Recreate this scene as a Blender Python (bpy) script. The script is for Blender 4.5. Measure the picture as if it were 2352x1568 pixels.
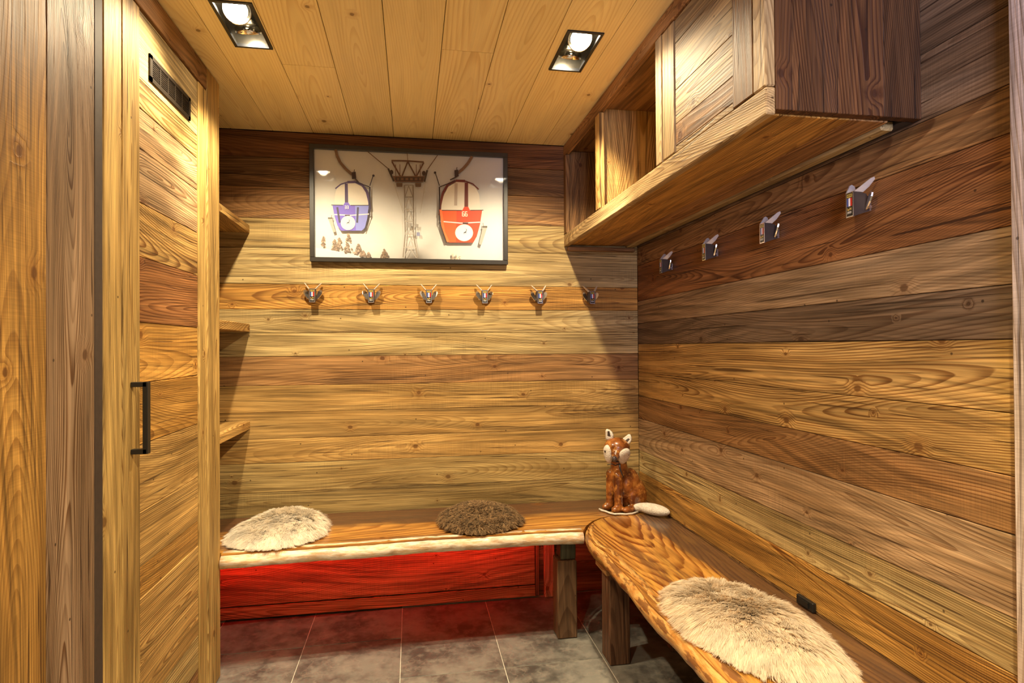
import bpy, bmesh, math, random
import numpy as np
from mathutils import Matrix, Vector

for o in list(bpy.data.objects):
    bpy.data.objects.remove(o, do_unlink=True)
C = bpy.context.scene.collection
SC = bpy.context.scene
rnd = random.Random(7)

# ---------------------------------------------------------------- camera
YAW, PITCH, ROLL = 0.168197, 0.0084758, -0.0066611
cy_, sy_, cp_, sp_ = math.cos(YAW), math.sin(YAW), math.cos(PITCH), math.sin(PITCH)
F = Vector((sy_*cp_, cy_*cp_, sp_)); R0 = Vector((cy_, -sy_, 0)); U0 = R0.cross(F)
cr_, sr_ = math.cos(ROLL), math.sin(ROLL)
RV = cr_*R0 + sr_*U0; UV = -sr_*R0 + cr_*U0
cam = bpy.data.objects.new('camera', bpy.data.cameras.new('camera')); C.objects.link(cam)
cm = Matrix((RV, UV, -F)).transposed().to_4x4(); cm.translation = Vector((0, 0, 1.264))
cam.matrix_world = cm
cam.data.sensor_width = 36; cam.data.lens = 36*1357.45/2352; cam.data.clip_start = .02
SC.camera = cam

# ---------------------------------------------------------------- world, lights, exposure
SC.view_settings.view_transform = 'Standard'; SC.view_settings.look = 'None'
SC.view_settings.gamma = 1; SC.view_settings.use_curve_mapping = False
SC.view_settings.exposure = 0.82
w = bpy.data.worlds.new('world'); SC.world = w; w.use_nodes = True
w.node_tree.nodes['Background'].inputs[0].default_value = (.86, .64, .44, 1)   # warm ambient fill added for the unseen room behind the camera
w.node_tree.nodes['Background'].inputs[1].default_value = 0.42

LAMP = (1.0, .83, .54)
def spot(name, loc, target, power, angle, blend, radius=.022, col=LAMP):
    d = bpy.data.lights.new(name, 'SPOT'); d.energy = power; d.spot_size = math.radians(angle); d.spot_blend = blend
    d.shadow_soft_size = radius; d.color = col
    o = bpy.data.objects.new(name, d); C.objects.link(o); o.location = loc
    o.rotation_euler = (Vector(target)-Vector(loc)).to_track_quat('-Z', 'Y').to_euler()
    return o
CEIL = 2.296
# the two twin spotlights in view: the near lamp shines down, the far lamp is tipped to the back wall
for x, t in ((-.527, -.36), (.570, .46)):
    spot('lamp_light', (x, 1.930, CEIL-.004), (x*.75, 1.35, 0), 27, 130, .5)
    spot('lamp_light', (x, 2.068, CEIL+.004), (t, 3.00, .55), 49, 98, .6)
# the same fittings nearer the entrance, above and behind the camera
for x in (-.30, .60):
    spot('lamp_light', (x, .35, CEIL-.02), (x, .62, 0), 120, 78, .6)
spot('lamp_light', (.60, .42, CEIL-.02), (-.74, 1.95, .85), 80, 52, 1.0)  # extra spot added to brighten the lower cupboard door
spot('lamp_light', (-.30, .42, CEIL-.02), (1.17, 1.60, .85), 42, 58, 1.0)  # its counterpart, added to brighten the right wall
# cool daylight of the hall from the entrance side
a = bpy.data.lights.new('hall_daylight', 'AREA'); a.shape = 'RECTANGLE'; a.size = .8; a.size_y = 1.0; a.energy = 5; a.color = (.68, .70, 1.0); a.spread = math.radians(48)
ao = bpy.data.objects.new('hall_daylight', a); C.objects.link(ao); ao.location = (.25, -1.3, 1.85)
ao.rotation_euler = (Vector((1.3, 1.0, 2.0))-Vector(ao.location)).to_track_quat('-Z', 'Y').to_euler()

# ---------------------------------------------------------------- node helpers
class NT:
    def __init__(s, name):
        s.m = bpy.data.materials.new(name); s.m.use_nodes = True
        s.t = s.m.node_tree; s.t.nodes.clear()
        s.out = s.t.nodes.new('ShaderNodeOutputMaterial')
    def n(s, typ, **kw):
        nd = s.t.nodes.new(typ)
        for k, v in kw.items(): setattr(nd, k, v)
        return nd
    def l(s, a, b): s.t.links.new(a, b)
    def put(s, sock, v):
        if hasattr(v, 'is_output') or hasattr(v, 'links'): s.l(v, sock)
        else: sock.default_value = v
    def math(s, op, a, b=0.0, c=None, clamp=False):
        nd = s.n('ShaderNodeMath', operation=op, use_clamp=clamp)
        s.put(nd.inputs[0], a); s.put(nd.inputs[1], b)
        if c is not None: s.put(nd.inputs[2], c)
        return nd.outputs[0]
    def mr(s, v, a, b, c=0.0, d=1.0, smooth=True):
        nd = s.n('ShaderNodeMapRange'); nd.interpolation_type = 'SMOOTHSTEP' if smooth else 'LINEAR'
        s.put(nd.inputs['Value'], v)
        for i, q in zip(('From Min', 'From Max', 'To Min', 'To Max'), (a, b, c, d)): s.put(nd.inputs[i], q)
        return nd.outputs['Result']
    def noise(s, vec, scale=1.0, detail=2.0, rough=.5, dim='3D', w=None):
        nd = s.n('ShaderNodeTexNoise', noise_dimensions=dim)
        if dim != '1D': s.put(nd.inputs['Vector'], vec)
        if w is not None: s.put(nd.inputs['W'], w)
        nd.inputs['Scale'].default_value = scale; nd.inputs['Detail'].default_value = detail; nd.inputs['Roughness'].default_value = rough
        return nd.outputs['Fac']
    def xyz(s, x, y, z):
        nd = s.n('ShaderNodeCombineXYZ'); s.put(nd.inputs[0], x); s.put(nd.inputs[1], y); s.put(nd.inputs[2], z); return nd.outputs[0]
    def mix(s, f, a, b, mode='MIX'):
        nd = s.n('ShaderNodeMix', data_type='RGBA', blend_type=mode)
        s.put(nd.inputs[0], f); s.put(nd.inputs[6], a); s.put(nd.inputs[7], b); return nd.outputs[2]
    def bsdf(s, **kw):
        nd = s.n('ShaderNodeBsdfPrincipled')
        for k, v in kw.items(): s.put(nd.inputs[k.replace('_', ' ')], v)
        s.l(nd.outputs[0], s.out.inputs[0]); return nd
    def bump(s, h, strength=.5, dist=.002):
        nd = s.n('ShaderNodeBump'); nd.inputs['Strength'].default_value = strength; nd.inputs['Distance'].default_value = dist
        s.l(h, nd.inputs['Height']); return nd.outputs[0]

def wood(name, ring_freq=150, dark=(.38, .27, .18), fibre=.30, patch=.30, crack=1.0, knots=.60, saw=.5,
         rough=.62, bump=.75, hamp=.20, coat=0.0, burnt=None, spec=.3, warp=1.0, hfreq=.34, yoff=.44, streak=.56, stain=None):
    """Sawn wood. Length runs along local x. Object colour = tone, its alpha = ring contrast, pass index = seed."""
    s = NT(name)
    tc = s.n('ShaderNodeTexCoord'); sep = s.n('ShaderNodeSeparateXYZ'); s.l(tc.outputs['Object'], sep.inputs[0])
    X, Y, Z = sep.outputs
    oi = s.n('ShaderNodeObjectInfo'); seed = oi.outputs['Object Index']
    sx = s.math('MULTIPLY', seed, 3.713); sy = s.math('MULTIPLY', seed, 1.377)
    # the axis of the log wanders below the face of the board: cathedrals and ovals where it comes near
    h = s.math('MULTIPLY', s.math('SUBTRACT', s.noise(None, 1.0, 1.0, dim='1D', w=s.math('ADD', s.math('MULTIPLY', X, hfreq), sx)), .5), hamp*2)
    y0 = s.math('MULTIPLY', s.math('SUBTRACT', s.noise(None, .5, 1.0, dim='1D', w=s.math('ADD', s.math('MULTIPLY', X, .8), s.math('MULTIPLY', seed, 17.3))), .5), yoff)
    yy = s.math('SUBTRACT', Y, y0); hz = s.math('ADD', h, Z)
    r = s.math('SQRT', s.math('ADD', s.math('ADD', s.math('MULTIPLY', yy, yy), s.math('MULTIPLY', hz, hz)), 1e-5))
    wv = s.xyz(s.math('ADD', s.math('MULTIPLY', X, 2.2), sx), s.math('ADD', s.math('MULTIPLY', Y, 14), sy), Z)
    r = s.math('ADD', r, s.math('MULTIPLY', s.math('SUBTRACT', s.noise(wv, 1, 2), .5), .011*warp))
    # knots
    kv = s.n('ShaderNodeTexVoronoi', voronoi_dimensions='2D'); kv.inputs['Scale'].default_value = 5.0
    s.l(s.xyz(s.math('ADD', s.math('MULTIPLY', X, .8), sx), s.math('ADD', Y, sy), 0.0), kv.inputs['Vector'])
    kd = s.math('DIVIDE', kv.outputs['Distance'], 5.0)
    kc = s.n('ShaderNodeSeparateColor'); s.l(kv.outputs['Color'], kc.inputs[0])
    has = s.math('LESS_THAN', kc.outputs[0], knots)
    ksz = s.mr(kc.outputs[1], 0, 1, .004, .013)
    kd = s.math('ADD', kd, s.math('MULTIPLY', s.math('SUBTRACT', s.noise(tc.outputs['Object'], 90, 1), .5), .005))
    kfar = s.math('MULTIPLY', s.mr(s.math('DIVIDE', kd, ksz), 0, 3.4, 1, 0), has)
    kcore = s.math('MULTIPLY', s.mr(s.math('DIVIDE', kd, ksz), .55, 1.0, 1, 0), has)
    r = s.math('ADD', r, s.math('MULTIPLY', kfar, .016))
    wn = s.n('ShaderNodeTexWhiteNoise', noise_dimensions='1D'); s.l(seed, wn.inputs['W'])
    ringv = s.math('FRACT', s.math('MULTIPLY', r, s.math('MULTIPLY', s.math('ADD', .72, s.math('MULTIPLY', wn.outputs['Value'], .6)), ring_freq)))
    ring = s.math('MULTIPLY', s.mr(ringv, .30, .90), s.mr(ringv, .92, 1.0, 1, 0))
    mod = s.mr(s.noise(s.xyz(s.math('ADD', s.math('MULTIPLY', X, 1.3), sy), s.math('MULTIPLY', r, 42), 0.0), 1, 1), .30, .65, .30, 1.0)
    ring = s.math('MULTIPLY', ring, mod)
    fv = s.xyz(s.math('ADD', s.math('MULTIPLY', X, 5), sx), s.math('MULTIPLY', s.math('ADD', Y, s.math('MULTIPLY', r, .35)), 330), s.math('MULTIPLY', Z, 330))
    fib = s.noise(fv, 1, 3, .62)
    pat = s.noise(s.xyz(s.math('ADD', s.math('MULTIPLY', X, 2.0), sy), s.math('ADD', s.math('MULTIPLY', Y, 14), sx), s.math('MULTIPLY', Z, 9)), 1, 3, .55)
    stv = s.xyz(s.math('ADD', s.math('MULTIPLY', X, 1.7), sx), s.math('ADD', s.math('MULTIPLY', s.math('ADD', Y, s.math('MULTIPLY', r, .5)), 105), sy), s.math('MULTIPLY', Z, 60))
    strk = s.noise(stv, 1, 4, .62)
    cv = s.noise(s.xyz(s.math('ADD', s.math('MULTIPLY', X, 2.4), sy), s.math('ADD', s.math('MULTIPLY', Y, 120), sx), s.math('MULTIPLY', Z, 60)), 1, 2, .55)
    crk = s.math('MULTIPLY', s.mr(cv, .64, .70), crack)
    base = oi.outputs['Color']
    dk = s.mix(1.0, base, (*dark, 1), 'MULTIPLY')
    con = s.math('MULTIPLY', ring, oi.outputs['Alpha'], clamp=True)
    col = s.mix(con, base, dk)
    def gain(c, g): return s.mix(1.0, c, s.xyz(g, g, g), 'MULTIPLY')
    col = gain(col, s.mr(fib, .25, .75, 1-fibre, 1+fibre*.8, False))
    col = gain(col, s.mr(strk, .30, .70, 1-streak, 1+streak*.75, False))
    pg = s.mr(pat, .3, .7, 1-patch, 1+patch*.6)
    col = s.mix(1.0, col, s.xyz(pg, s.math('POWER', pg, 1.15), s.math('POWER', pg, 1.4)), 'MULTIPLY')
    if saw:
        sw = s.noise(s.xyz(s.math('MULTIPLY', X, 420), s.math('ADD', s.math('MULTIPLY', Y, 9), sx), 0.0), 1, 1)
        swm = s.mr(s.noise(s.xyz(sx, sy, s.math('MULTIPLY', X, 1.5)), 1, 1), .45, .62)
        col = gain(col, s.math('ADD', 1.0, s.math('MULTIPLY', s.math('MULTIPLY', s.math('SUBTRACT', sw, .5), swm), saw)))
    if burnt:      # scorched patches and golden ones, drawn out along the grain
        bn = s.mr(s.noise(s.xyz(s.math('ADD', s.math('MULTIPLY', X, 2.2), sx), s.math('MULTIPLY', Y, 17), 0.0), 1, 4, .55), .50, .66)
        col = s.mix(s.math('MULTIPLY', bn, burnt[3]), col, (*burnt[:3], 1))
        bn2 = s.mr(s.noise(s.xyz(s.math('ADD', s.math('MULTIPLY', X, 3.5), sy), s.math('MULTIPLY', Y, 24), 2.0), 1, 3, .6), .52, .68)
        col = s.mix(s.math('MULTIPLY', bn2, .65), col, s.mix(1.0, base, (1.30, 1.45, 1.3, 1), 'MULTIPLY'))
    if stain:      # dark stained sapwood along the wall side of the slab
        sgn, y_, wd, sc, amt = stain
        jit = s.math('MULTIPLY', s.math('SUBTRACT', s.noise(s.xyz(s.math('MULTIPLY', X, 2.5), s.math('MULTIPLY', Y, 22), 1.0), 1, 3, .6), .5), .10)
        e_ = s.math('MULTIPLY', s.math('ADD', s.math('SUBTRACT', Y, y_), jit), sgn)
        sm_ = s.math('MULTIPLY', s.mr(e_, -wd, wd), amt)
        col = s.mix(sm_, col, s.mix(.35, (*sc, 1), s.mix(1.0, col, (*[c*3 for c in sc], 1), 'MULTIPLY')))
    col = s.mix(s.math('MULTIPLY', crk, .8), col, s.mix(1.0, base, (.14, .10, .07, 1), 'MULTIPLY'))
    col = s.mix(s.math('MULTIPLY', kfar, .35), col, s.mix(1.0, base, (.60, .42, .28, 1), 'MULTIPLY'))
    col = s.mix(s.math('MULTIPLY', kcore, .8), col, s.mix(1.0, base, (.26, .17, .11, 1), 'MULTIPLY'))
    if knots:      # old nail holes
        nv = s.n('ShaderNodeTexVoronoi', voronoi_dimensions='2D'); nv.inputs['Scale'].default_value = 3.6
        s.l(s.xyz(s.math('ADD', X, sy), s.math('ADD', Y, sx), 0.0), nv.inputs['Vector'])
        nd_ = s.math('ADD', nv.outputs['Distance'], s.math('MULTIPLY', s.math('SUBTRACT', fib, .5), .008))
        col = s.mix(s.mr(nd_, .008, .015, .85*min(1, crack), 0), col, s.mix(1.0, base, (.12, .10, .09, 1), 'MULTIPLY'))
    hgt = s.math('SUBTRACT', s.math('ADD', s.math('ADD', s.math('MULTIPLY', ring, .45), s.math('MULTIPLY', fib, .4)), s.math('MULTIPLY', strk, .9)), s.math('MULTIPLY', crk, 1.3))
    b = s.bsdf(Base_Color=col, Roughness=s.mr(fib, .2, .8, rough-.08, rough+.1, False), Normal=s.bump(hgt, bump, .0016))
    b.inputs['Specular IOR Level'].default_value = spec
    b.inputs['Coat Weight'].default_value = coat; b.inputs['Coat Roughness'].default_value = .22
    return s.m

def plain(name, col, rough=.5, metal=0.0, noise_amt=.12, scale=60, coat=0.0, emit=None, bump=0.0):
    s = NT(name); tc = s.n('ShaderNodeTexCoord')
    nz = s.noise(tc.outputs['Object'], scale, 3)
    g = s.mr(nz, .3, .7, 1-noise_amt, 1+noise_amt, False)
    c = s.mix(1.0, (*col, 1), s.xyz(g, g, g), 'MULTIPLY')
    kw = dict(Base_Color=c, Roughness=rough, Metallic=metal)
    if bump: kw['Normal'] = s.bump(nz, bump, .002)
    b = s.bsdf(**kw); b.inputs['Coat Weight'].default_value = coat
    if emit:
        b.inputs['Emission Color'].default_value = (*emit[:3], 1); b.inputs['Emission Strength'].default_value = emit[3]
    return s.m

M = {}
M['old'] = wood('reclaimed_wood')
M['rough'] = wood('brushed_dark_wood', ring_freq=150, fibre=.30, crack=1.2, bump=.8, saw=0, knots=.25, hamp=.24, hfreq=.3, streak=.42)
M['spruce'] = wood('spruce_boards', ring_freq=95, dark=(.80, .68, .52), fibre=.05, patch=.06, crack=0, knots=.30, saw=0, rough=.5, bump=.12, hamp=.16, hfreq=.5, yoff=.2, streak=.05)
SLK = dict(ring_freq=125, dark=(.34, .18, .09), fibre=.16, patch=.34, crack=.4, knots=.05, saw=0, rough=.30, bump=.3, hamp=.15, hfreq=.38, yoff=.34, streak=.20, coat=.4, burnt=(.13, .050, .020, .75), spec=.5)
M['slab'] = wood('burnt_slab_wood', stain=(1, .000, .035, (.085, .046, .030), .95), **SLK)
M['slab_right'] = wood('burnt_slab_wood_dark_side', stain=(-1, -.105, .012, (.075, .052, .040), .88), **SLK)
M['post'] = wood('dark_post_wood', ring_freq=90, fibre=.2, crack=.8, knots=.1, saw=0, rough=.5)
M['black'] = plain('black_metal', (.012, .011, .010), .45)
M['dark'] = plain('dark_backing', (.03, .02, .014), .9)
M['chrome'] = plain('chrome', (.80, .78, .76), .20, 1.0, .03)
M['cheek'] = plain('dull_steel', (.055, .036, .028), .5, .3, .1)
M['horn'] = plain('satin_steel', (.90, .87, .82), .38, .6, .05)
M['frame'] = plain('picture_frame_black', (.020, .016, .012), .38, coat=.15)
M['lamp_box'] = plain('fitting_bronze', (.10, .085, .06), .28, .7)
M['reflector'] = plain('polished_reflector', (.85, .8, .7), .12, 1.0, .02)
M['bulb'] = plain('lit_lamp', (1, .95, .85), .4, emit=(1, .90, .72, 45))
M['led'] = plain('red_led', (.6, .02, .02), .4, emit=(1, .006, .005, 60))

def live_edge_mat():
    s = NT('live_edge_wood'); tc = s.n('ShaderNodeTexCoord'); sep = s.n('ShaderNodeSeparateXYZ'); s.l(tc.outputs['Object'], sep.inputs[0])
    oi = s.n('ShaderNodeObjectInfo'); sd = s.math('MULTIPLY', oi.outputs['Object Index'], 2.31)
    v = s.xyz(s.math('ADD', s.math('MULTIPLY', sep.outputs[0], 16), sd), s.math('MULTIPLY', sep.outputs[1], 70), s.math('MULTIPLY', sep.outputs[2], 80))
    a = s.noise(v, 1, 4, .65)
    v2 = s.xyz(s.math('ADD', s.math('MULTIPLY', sep.outputs[0], 9), sd), s.math('MULTIPLY', sep.outputs[1], 26), s.math('MULTIPLY', sep.outputs[2], 34))
    b = s.noise(v2, 1, 4, .62)
    c = s.mix(s.mr(a, .38, .62), s.mix(1.0, oi.outputs['Color'], (.82, .62, .42, 1), 'MULTIPLY'), oi.outputs['Color'])
    c = s.mix(s.math('MULTIPLY', s.mr(b, .50, .60), oi.outputs['Alpha']), c, s.mix(1.0, oi.outputs['Color'], (.30, .20, .17, 1), 'MULTIPLY'))
    c = s.mix(s.math('MULTIPLY', s.mr(b, .30, .42, 1, 0), .6), c, s.mix(1.0, oi.outputs['Color'], (1.15, 1.1, .8, 1), 'MULTIPLY'))
    s.bsdf(Base_Color=c, Roughness=.42, Normal=s.bump(a, .6, .004), Coat_Weight=.25)
    return s.m
M['live'] = live_edge_mat()

def tile_mat():
    s = NT('grey_stone_tile'); tc = s.n('ShaderNodeTexCoord'); oi = s.n('ShaderNodeObjectInfo')
    mp = s.n('ShaderNodeVectorMath', operation='ADD'); s.l(tc.outputs['Object'], mp.inputs[0])
    s.l(s.xyz(s.math('MULTIPLY', oi.outputs['Object Index'], 2.7), s.math('MULTIPLY', oi.outputs['Object Index'], 1.3), 0.0), mp.inputs[1])
    v = mp.outputs[0]
    a = s.noise(v, 5, 5, .62); b = s.noise(v, 22, 4, .6)
    vein = s.math('ABSOLUTE', s.math('SUBTRACT', s.noise(v, 3.2, 4, .6), .5))
    c = s.mix(s.mr(a, .36, .64), (.075, .070, .062, 1), (.24, .225, .195, 1))
    c = s.mix(s.mr(b, .45, .7, 0, .45), c, (.33, .30, .25, 1))
    c = s.mix(s.mr(vein, 0, .010, .18, 0), c, (.42, .36, .28, 1))
    s.bsdf(Base_Color=c, Roughness=s.mr(b, .3, .7, .30, .45), Normal=s.bump(b, .25, .002))
    return s.m
M['tile'] = tile_mat()
M['grout'] = plain('pale_grout', (.70, .64, .54), .85)

def attr_mat(name, attr='Col', rough=.4, coat=0.0):
    s = NT(name); at = s.n('ShaderNodeAttribute', attribute_name=attr)
    tc = s.n('ShaderNodeTexCoord'); g = s.mr(s.noise(tc.outputs['Object'], 400, 2), .3, .7, .98, 1.02, False)
    s.bsdf(Base_Color=s.mix(1.0, at.outputs['Color'], s.xyz(g, g, g), 'MULTIPLY'), Roughness=rough, Coat_Weight=coat)
    return s.m
M['print'] = attr_mat('printed_picture', rough=.55)
M['decal'] = attr_mat('printed_label', rough=.3, coat=.5)

def glass_mat():
    s = NT('picture_glass'); fr = s.n('ShaderNodeFresnel'); fr.inputs['IOR'].default_value = 1.45
    tc = s.n('ShaderNodeTexCoord')
    tint = s.mr(s.noise(tc.outputs['Object'], 2, 1), 0, 1, .985, 1.0, False)
    tr = s.n('ShaderNodeBsdfTransparent'); s.l(s.xyz(tint, tint, tint), tr.inputs[0])
    gl = s.n('ShaderNodeBsdfGlossy'); gl.inputs['Roughness'].default_value = .03
    mx = s.n('ShaderNodeMixShader'); s.l(fr.outputs[0], mx.inputs[0]); s.l(tr.outputs[0], mx.inputs[1]); s.l(gl.outputs[0], mx.inputs[2])
    s.l(mx.outputs[0], s.out.inputs[0]); return s.m
M['glass'] = glass_mat()

def wool_mat():
    s = NT('sheep_wool'); oi = s.n('ShaderNodeObjectInfo'); at = s.n('ShaderNodeAttribute', attribute_name='shade')
    tc = s.n('ShaderNodeTexCoord'); n = s.noise(tc.outputs['Object'], 22, 3)
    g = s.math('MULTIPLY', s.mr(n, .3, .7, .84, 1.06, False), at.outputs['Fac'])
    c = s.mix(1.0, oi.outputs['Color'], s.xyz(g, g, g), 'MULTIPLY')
    b = s.bsdf(Base_Color=c, Roughness=.75); b.inputs['Specular IOR Level'].default_value = .15
    b.inputs['Sheen Weight'].default_value = .25
    tl = s.n('ShaderNodeBsdfTranslucent'); s.l(c, tl.inputs[0]); mx = s.n('ShaderNodeMixShader'); mx.inputs[0].default_value = .4
    s.l(b.outputs[0], mx.inputs[1]); s.l(tl.outputs[0], mx.inputs[2]); s.l(mx.outputs[0], s.out.inputs[0])
    return s.m
M['wool'] = wool_mat()

def glaze_mat(name, c1, c2, c3, rough, scale=18, bump=.1):
    s = NT(name); tc = s.n('ShaderNodeTexCoord')
    a = s.noise(tc.outputs['Object'], scale, 3, .6); b = s.noise(tc.outputs['Object'], scale*2.7, 3, .6)
    c = s.mix(s.mr(a, .38, .60), (*c1, 1), (*c2, 1)); c = s.mix(s.mr(b, .50, .68, 0, .75), c, (*c3, 1))
    s.bsdf(Base_Color=c, Roughness=rough, Coat_Weight=.5 if rough < .4 else 0.0, Normal=s.bump(b, bump, .004))
    return s.m
M['fox'] = glaze_mat('brown_glazed_ceramic', (.11, .028, .007), (.30, .095, .018), (.50, .21, .045), .24, 14)
M['white_clay'] = glaze_mat('rough_white_ceramic', (.62, .55, .46), (.72, .66, .57), (.50, .43, .35), .8, 60, .9)

# ---------------------------------------------------------------- object helpers
WM = {}
def link(name, me, mat, parent=None, mw=None, color=None, idx=None, label=None, cat=None, group=None, kind=None):
    o = bpy.data.objects.new(name, me); C.objects.link(o)
    mw = mw or Matrix.Identity(4)
    WM[o.name] = mw
    if parent is not None:
        o.parent = parent; o.matrix_basis = WM[parent.name].inverted() @ mw
    else: o.matrix_basis = mw
    if me is not None and mat is not None and len(me.materials) == 0: me.materials.append(mat)
    if color is not None: o.color = color
    if idx is not None: o.pass_index = idx
    if label: o['label'] = label
    if cat: o['category'] = cat
    if group: o['group'] = group
    if kind: o['kind'] = kind
    return o
def thing(name, loc, label, cat, group=None, rz=0.0):
    return link(name, None, None, None, Matrix.Translation(loc) @ Matrix.Rotation(rz, 4, 'Z'), label=label, cat=cat, group=group)
def mesh(name, verts, faces, smooth=False):
    me = bpy.data.meshes.new(name); me.from_pydata([tuple(v) for v in verts], [], faces); me.validate()
    if smooth:
        for p in me.polygons: p.use_smooth = True
    me.update(); return me
def box_mesh(name, sx, sy, sz, bev=.0, wob=0.0, nx=1):
    bm = bmesh.new(); bmesh.ops.create_cube(bm, size=1)
    bmesh.ops.scale(bm, vec=(sx, sy, sz), verts=bm.verts)
    if nx > 1:
        es = [e for e in bm.edges if abs((e.verts[0].co-e.verts[1].co).x) > sx*.9]
        bmesh.ops.subdivide_edges(bm, edges=es, cuts=nx-1, use_grid_fill=True)
        if wob:
            for v in bm.verts: v.co.y += rnd.uniform(-wob, wob); v.co.z += rnd.uniform(-wob, wob)*.6
    if bev:
        es = [e for e in bm.edges if len(e.link_faces) == 2 and e.calc_face_angle(0) > .8]
        bmesh.ops.bevel(bm, geom=es, offset=bev, segments=1, affect='EDGES', clamp_overlap=True)
    me = bpy.data.meshes.new(name); bm.to_mesh(me); bm.free(); return me
def fr(xa, ya, loc):
    """matrix whose local x runs along xa and local y along ya"""
    xa = Vector(xa).normalized(); ya = Vector(ya).normalized(); za = xa.cross(ya)
    m = Matrix((xa, ya, za)).transposed().to_4x4(); m.translation = Vector(loc); return m
IDX = [11]
def rng_box(name, x, y, z, axis, mat, parent=None, color=(.5, .3, .15, 1), bev=.0015, idx=None, across=None, **kw):
    """box from world ranges; local x of the mesh runs along `axis` (the grain), local z along the thinnest other side"""
    c = ((x[0]+x[1])/2, (y[0]+y[1])/2, (z[0]+z[1])/2); d = (x[1]-x[0], y[1]-y[0], z[1]-z[0])
    E_ = (Vector((1, 0, 0)), Vector((0, 1, 0)), Vector((0, 0, 1)))
    others = [i for i in range(3) if i != axis]
    if across is None: across = others[0] if d[others[0]] >= d[others[1]] else others[1]
    th = [i for i in others if i != across][0]
    m = fr(E_[axis], E_[across], c)
    if idx is None: IDX[0] += 1; idx = IDX[0]
    return link(name, box_mesh(name, d[axis], d[across], d[th], bev), mat, parent, m, color, idx, **kw)
def lin(c): return tuple(((v/255)/12.92 if v/255 <= .04045 else ((v/255+.055)/1.055)**2.4) for v in c)
def tone(r, g, b, a=1.0): return (r, g, b, a)

# tones of the boards (albedo of the wood itself)
HONEY = (.50, .300, .095); PALE = (.57, .41, .175); OLIVE = (.43, .295, .11); ORANGE = (.56, .290, .065)
BROWN = (.29, .15, .054); REDB = (.24, .10, .032); GREYB = (.26, .165, .095); TAN = (.42, .27, .14)
def T(c, k=1.0, a=.8): return (c[0]*k, c[1]*k, c[2]*k, a)

# ================================================================ SETTING
XR, YB = 1.173, 2.95
# floor: grout slab with tiles set in it
floor = link('floor', box_mesh('floor', 4.6, 5.0, .05), M['grout'], None, Matrix.Translation((.2, .55, -.0275)), kind='structure', label='pale grout bed under grey stone floor tiles')
cols = [-1.265+.405*i for i in range(8)]
tix = 0
offs = {0: 2.30, 1: 2.62, 2: 2.625, 3: 2.93, 4: 2.312, 5: 2.637, 6: 2.31}
for ci in range(7):
    x0, x1 = cols[ci]+.0021, cols[ci+1]-.0021
    x0 += -.456+.455; x1 += 0
    y = offs[ci]
    while y < 2.95: y += .62
    while y > -.9:
        a0, a1 = max(y-.62, -1.2)+.0021, min(y, 2.949)-.0021
        if a1-a0 > .03:
            tix += 1
            xx1 = min(x1, 1.171)
            me = box_mesh('tile', xx1-x0, a1-a0, .008, .0008)
            link('tile', me, M['tile'], floor, Matrix.Translation(((x0+xx1)/2, (a0+a1)/2, -.004)), idx=tix)
        y -= .62
floor_ground = None

# back wall
wb = link('wall_back', box_mesh('wall_back', 2.62, .05, 2.46), M['dark'], None, Matrix.Translation((.10, 3.0, 1.20)), kind='structure', label='back wall clad in horizontal old boards')
rows = [(.004, .150, REDB, 1.0, 1.1), (.150, .300, BROWN, 1.0, 1), (.300, .445, BROWN, 1.1, 1),
        (.445, .583, OLIVE, .85, .55), (.583, .720, OLIVE, 1.08, .5), (.720, .835, HONEY, 1.0, .45), (.835, .960, HONEY, .86, .5),
        (.960, 1.086, HONEY, .92, .5), (1.086, 1.224, BROWN, 1.18, .6), (1.224, 1.335, PALE, .92, .45), (1.335, 1.448, PALE, .88, .45),
        (1.448, 1.568, ORANGE, 1.02, 1.0), (1.568, 1.740, PALE, .90, .45), (1.740, 1.880, OLIVE, 1.0, .6), (1.880, 2.030, BROWN, 1.15, .6),
        (2.030, 2.170, BROWN, .72, .7), (2.170, 2.294, REDB, .85, .6)]  # top rows toned darker to carry the dim light up there
seeds = [31, 32, 33, 34, 35, 36, 37, 38, 39, 40, 41, 74, 43, 44, 45, 46, 47]
for (z0, z1, c, k, al), sd in zip(rows, seeds):
    pr = rnd.uniform(0, .002)
    rng_box('plank', (-1.098, 1.172), (2.950-pr, 2.972), (z0+.0008, z1-.0008), 0, M['old'], wb, T(c, k, al), idx=sd)

# right wall
wr = link('wall_right', box_mesh('wall_right', .05, 2.02, 2.46), M['dark'], None, Matrix.Translation((1.223, 1.99, 1.20)), kind='structure', label='right wall clad in horizontal old boards')
rowsr = [(.004, .16, REDB, .9, 1), (.16, .32, BROWN, .8, 1), (.32, .476, BROWN, 1.0, 1), (.476, .607, ORANGE, .80, 1.15), (.607, .719, PALE, .80, .85), (.719, .884, TAN, .95, .7),
         (.884, 1.000, BROWN, 1.12, .9), (1.000, 1.125, HONEY, .98, 1.25), (1.125, 1.272, HONEY, 1.05, 1.05), (1.272, 1.381, GREYB, .62, .8),
         (1.381, 1.497, TAN, .72, .6), (1.497, 1.682, REDB, 1.12, 1.2), (1.682, 1.779, BROWN, 1.0, .8), (1.779, 1.936, GREYB, .9, .6), (1.936, 2.11, GREYB, .7, .8), (2.11, 2.294, BROWN, .7, .8)]
sdr = [51, 52, 53, 93, 118, 56, 57, 86, 59, 60, 61, 62, 63, 64, 65, 66]
for (z0, z1, c, k, al), sd in zip(rowsr, sdr):
    pr = rnd.uniform(0, .002)
    rng_box('plank', (1.173-pr, 1.195), (.985, 2.949), (z0+.0008, z1-.0008), 1, M['old'] if sd != 62 else M['rough'], wr, T(c, k, al), idx=sd)
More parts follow.
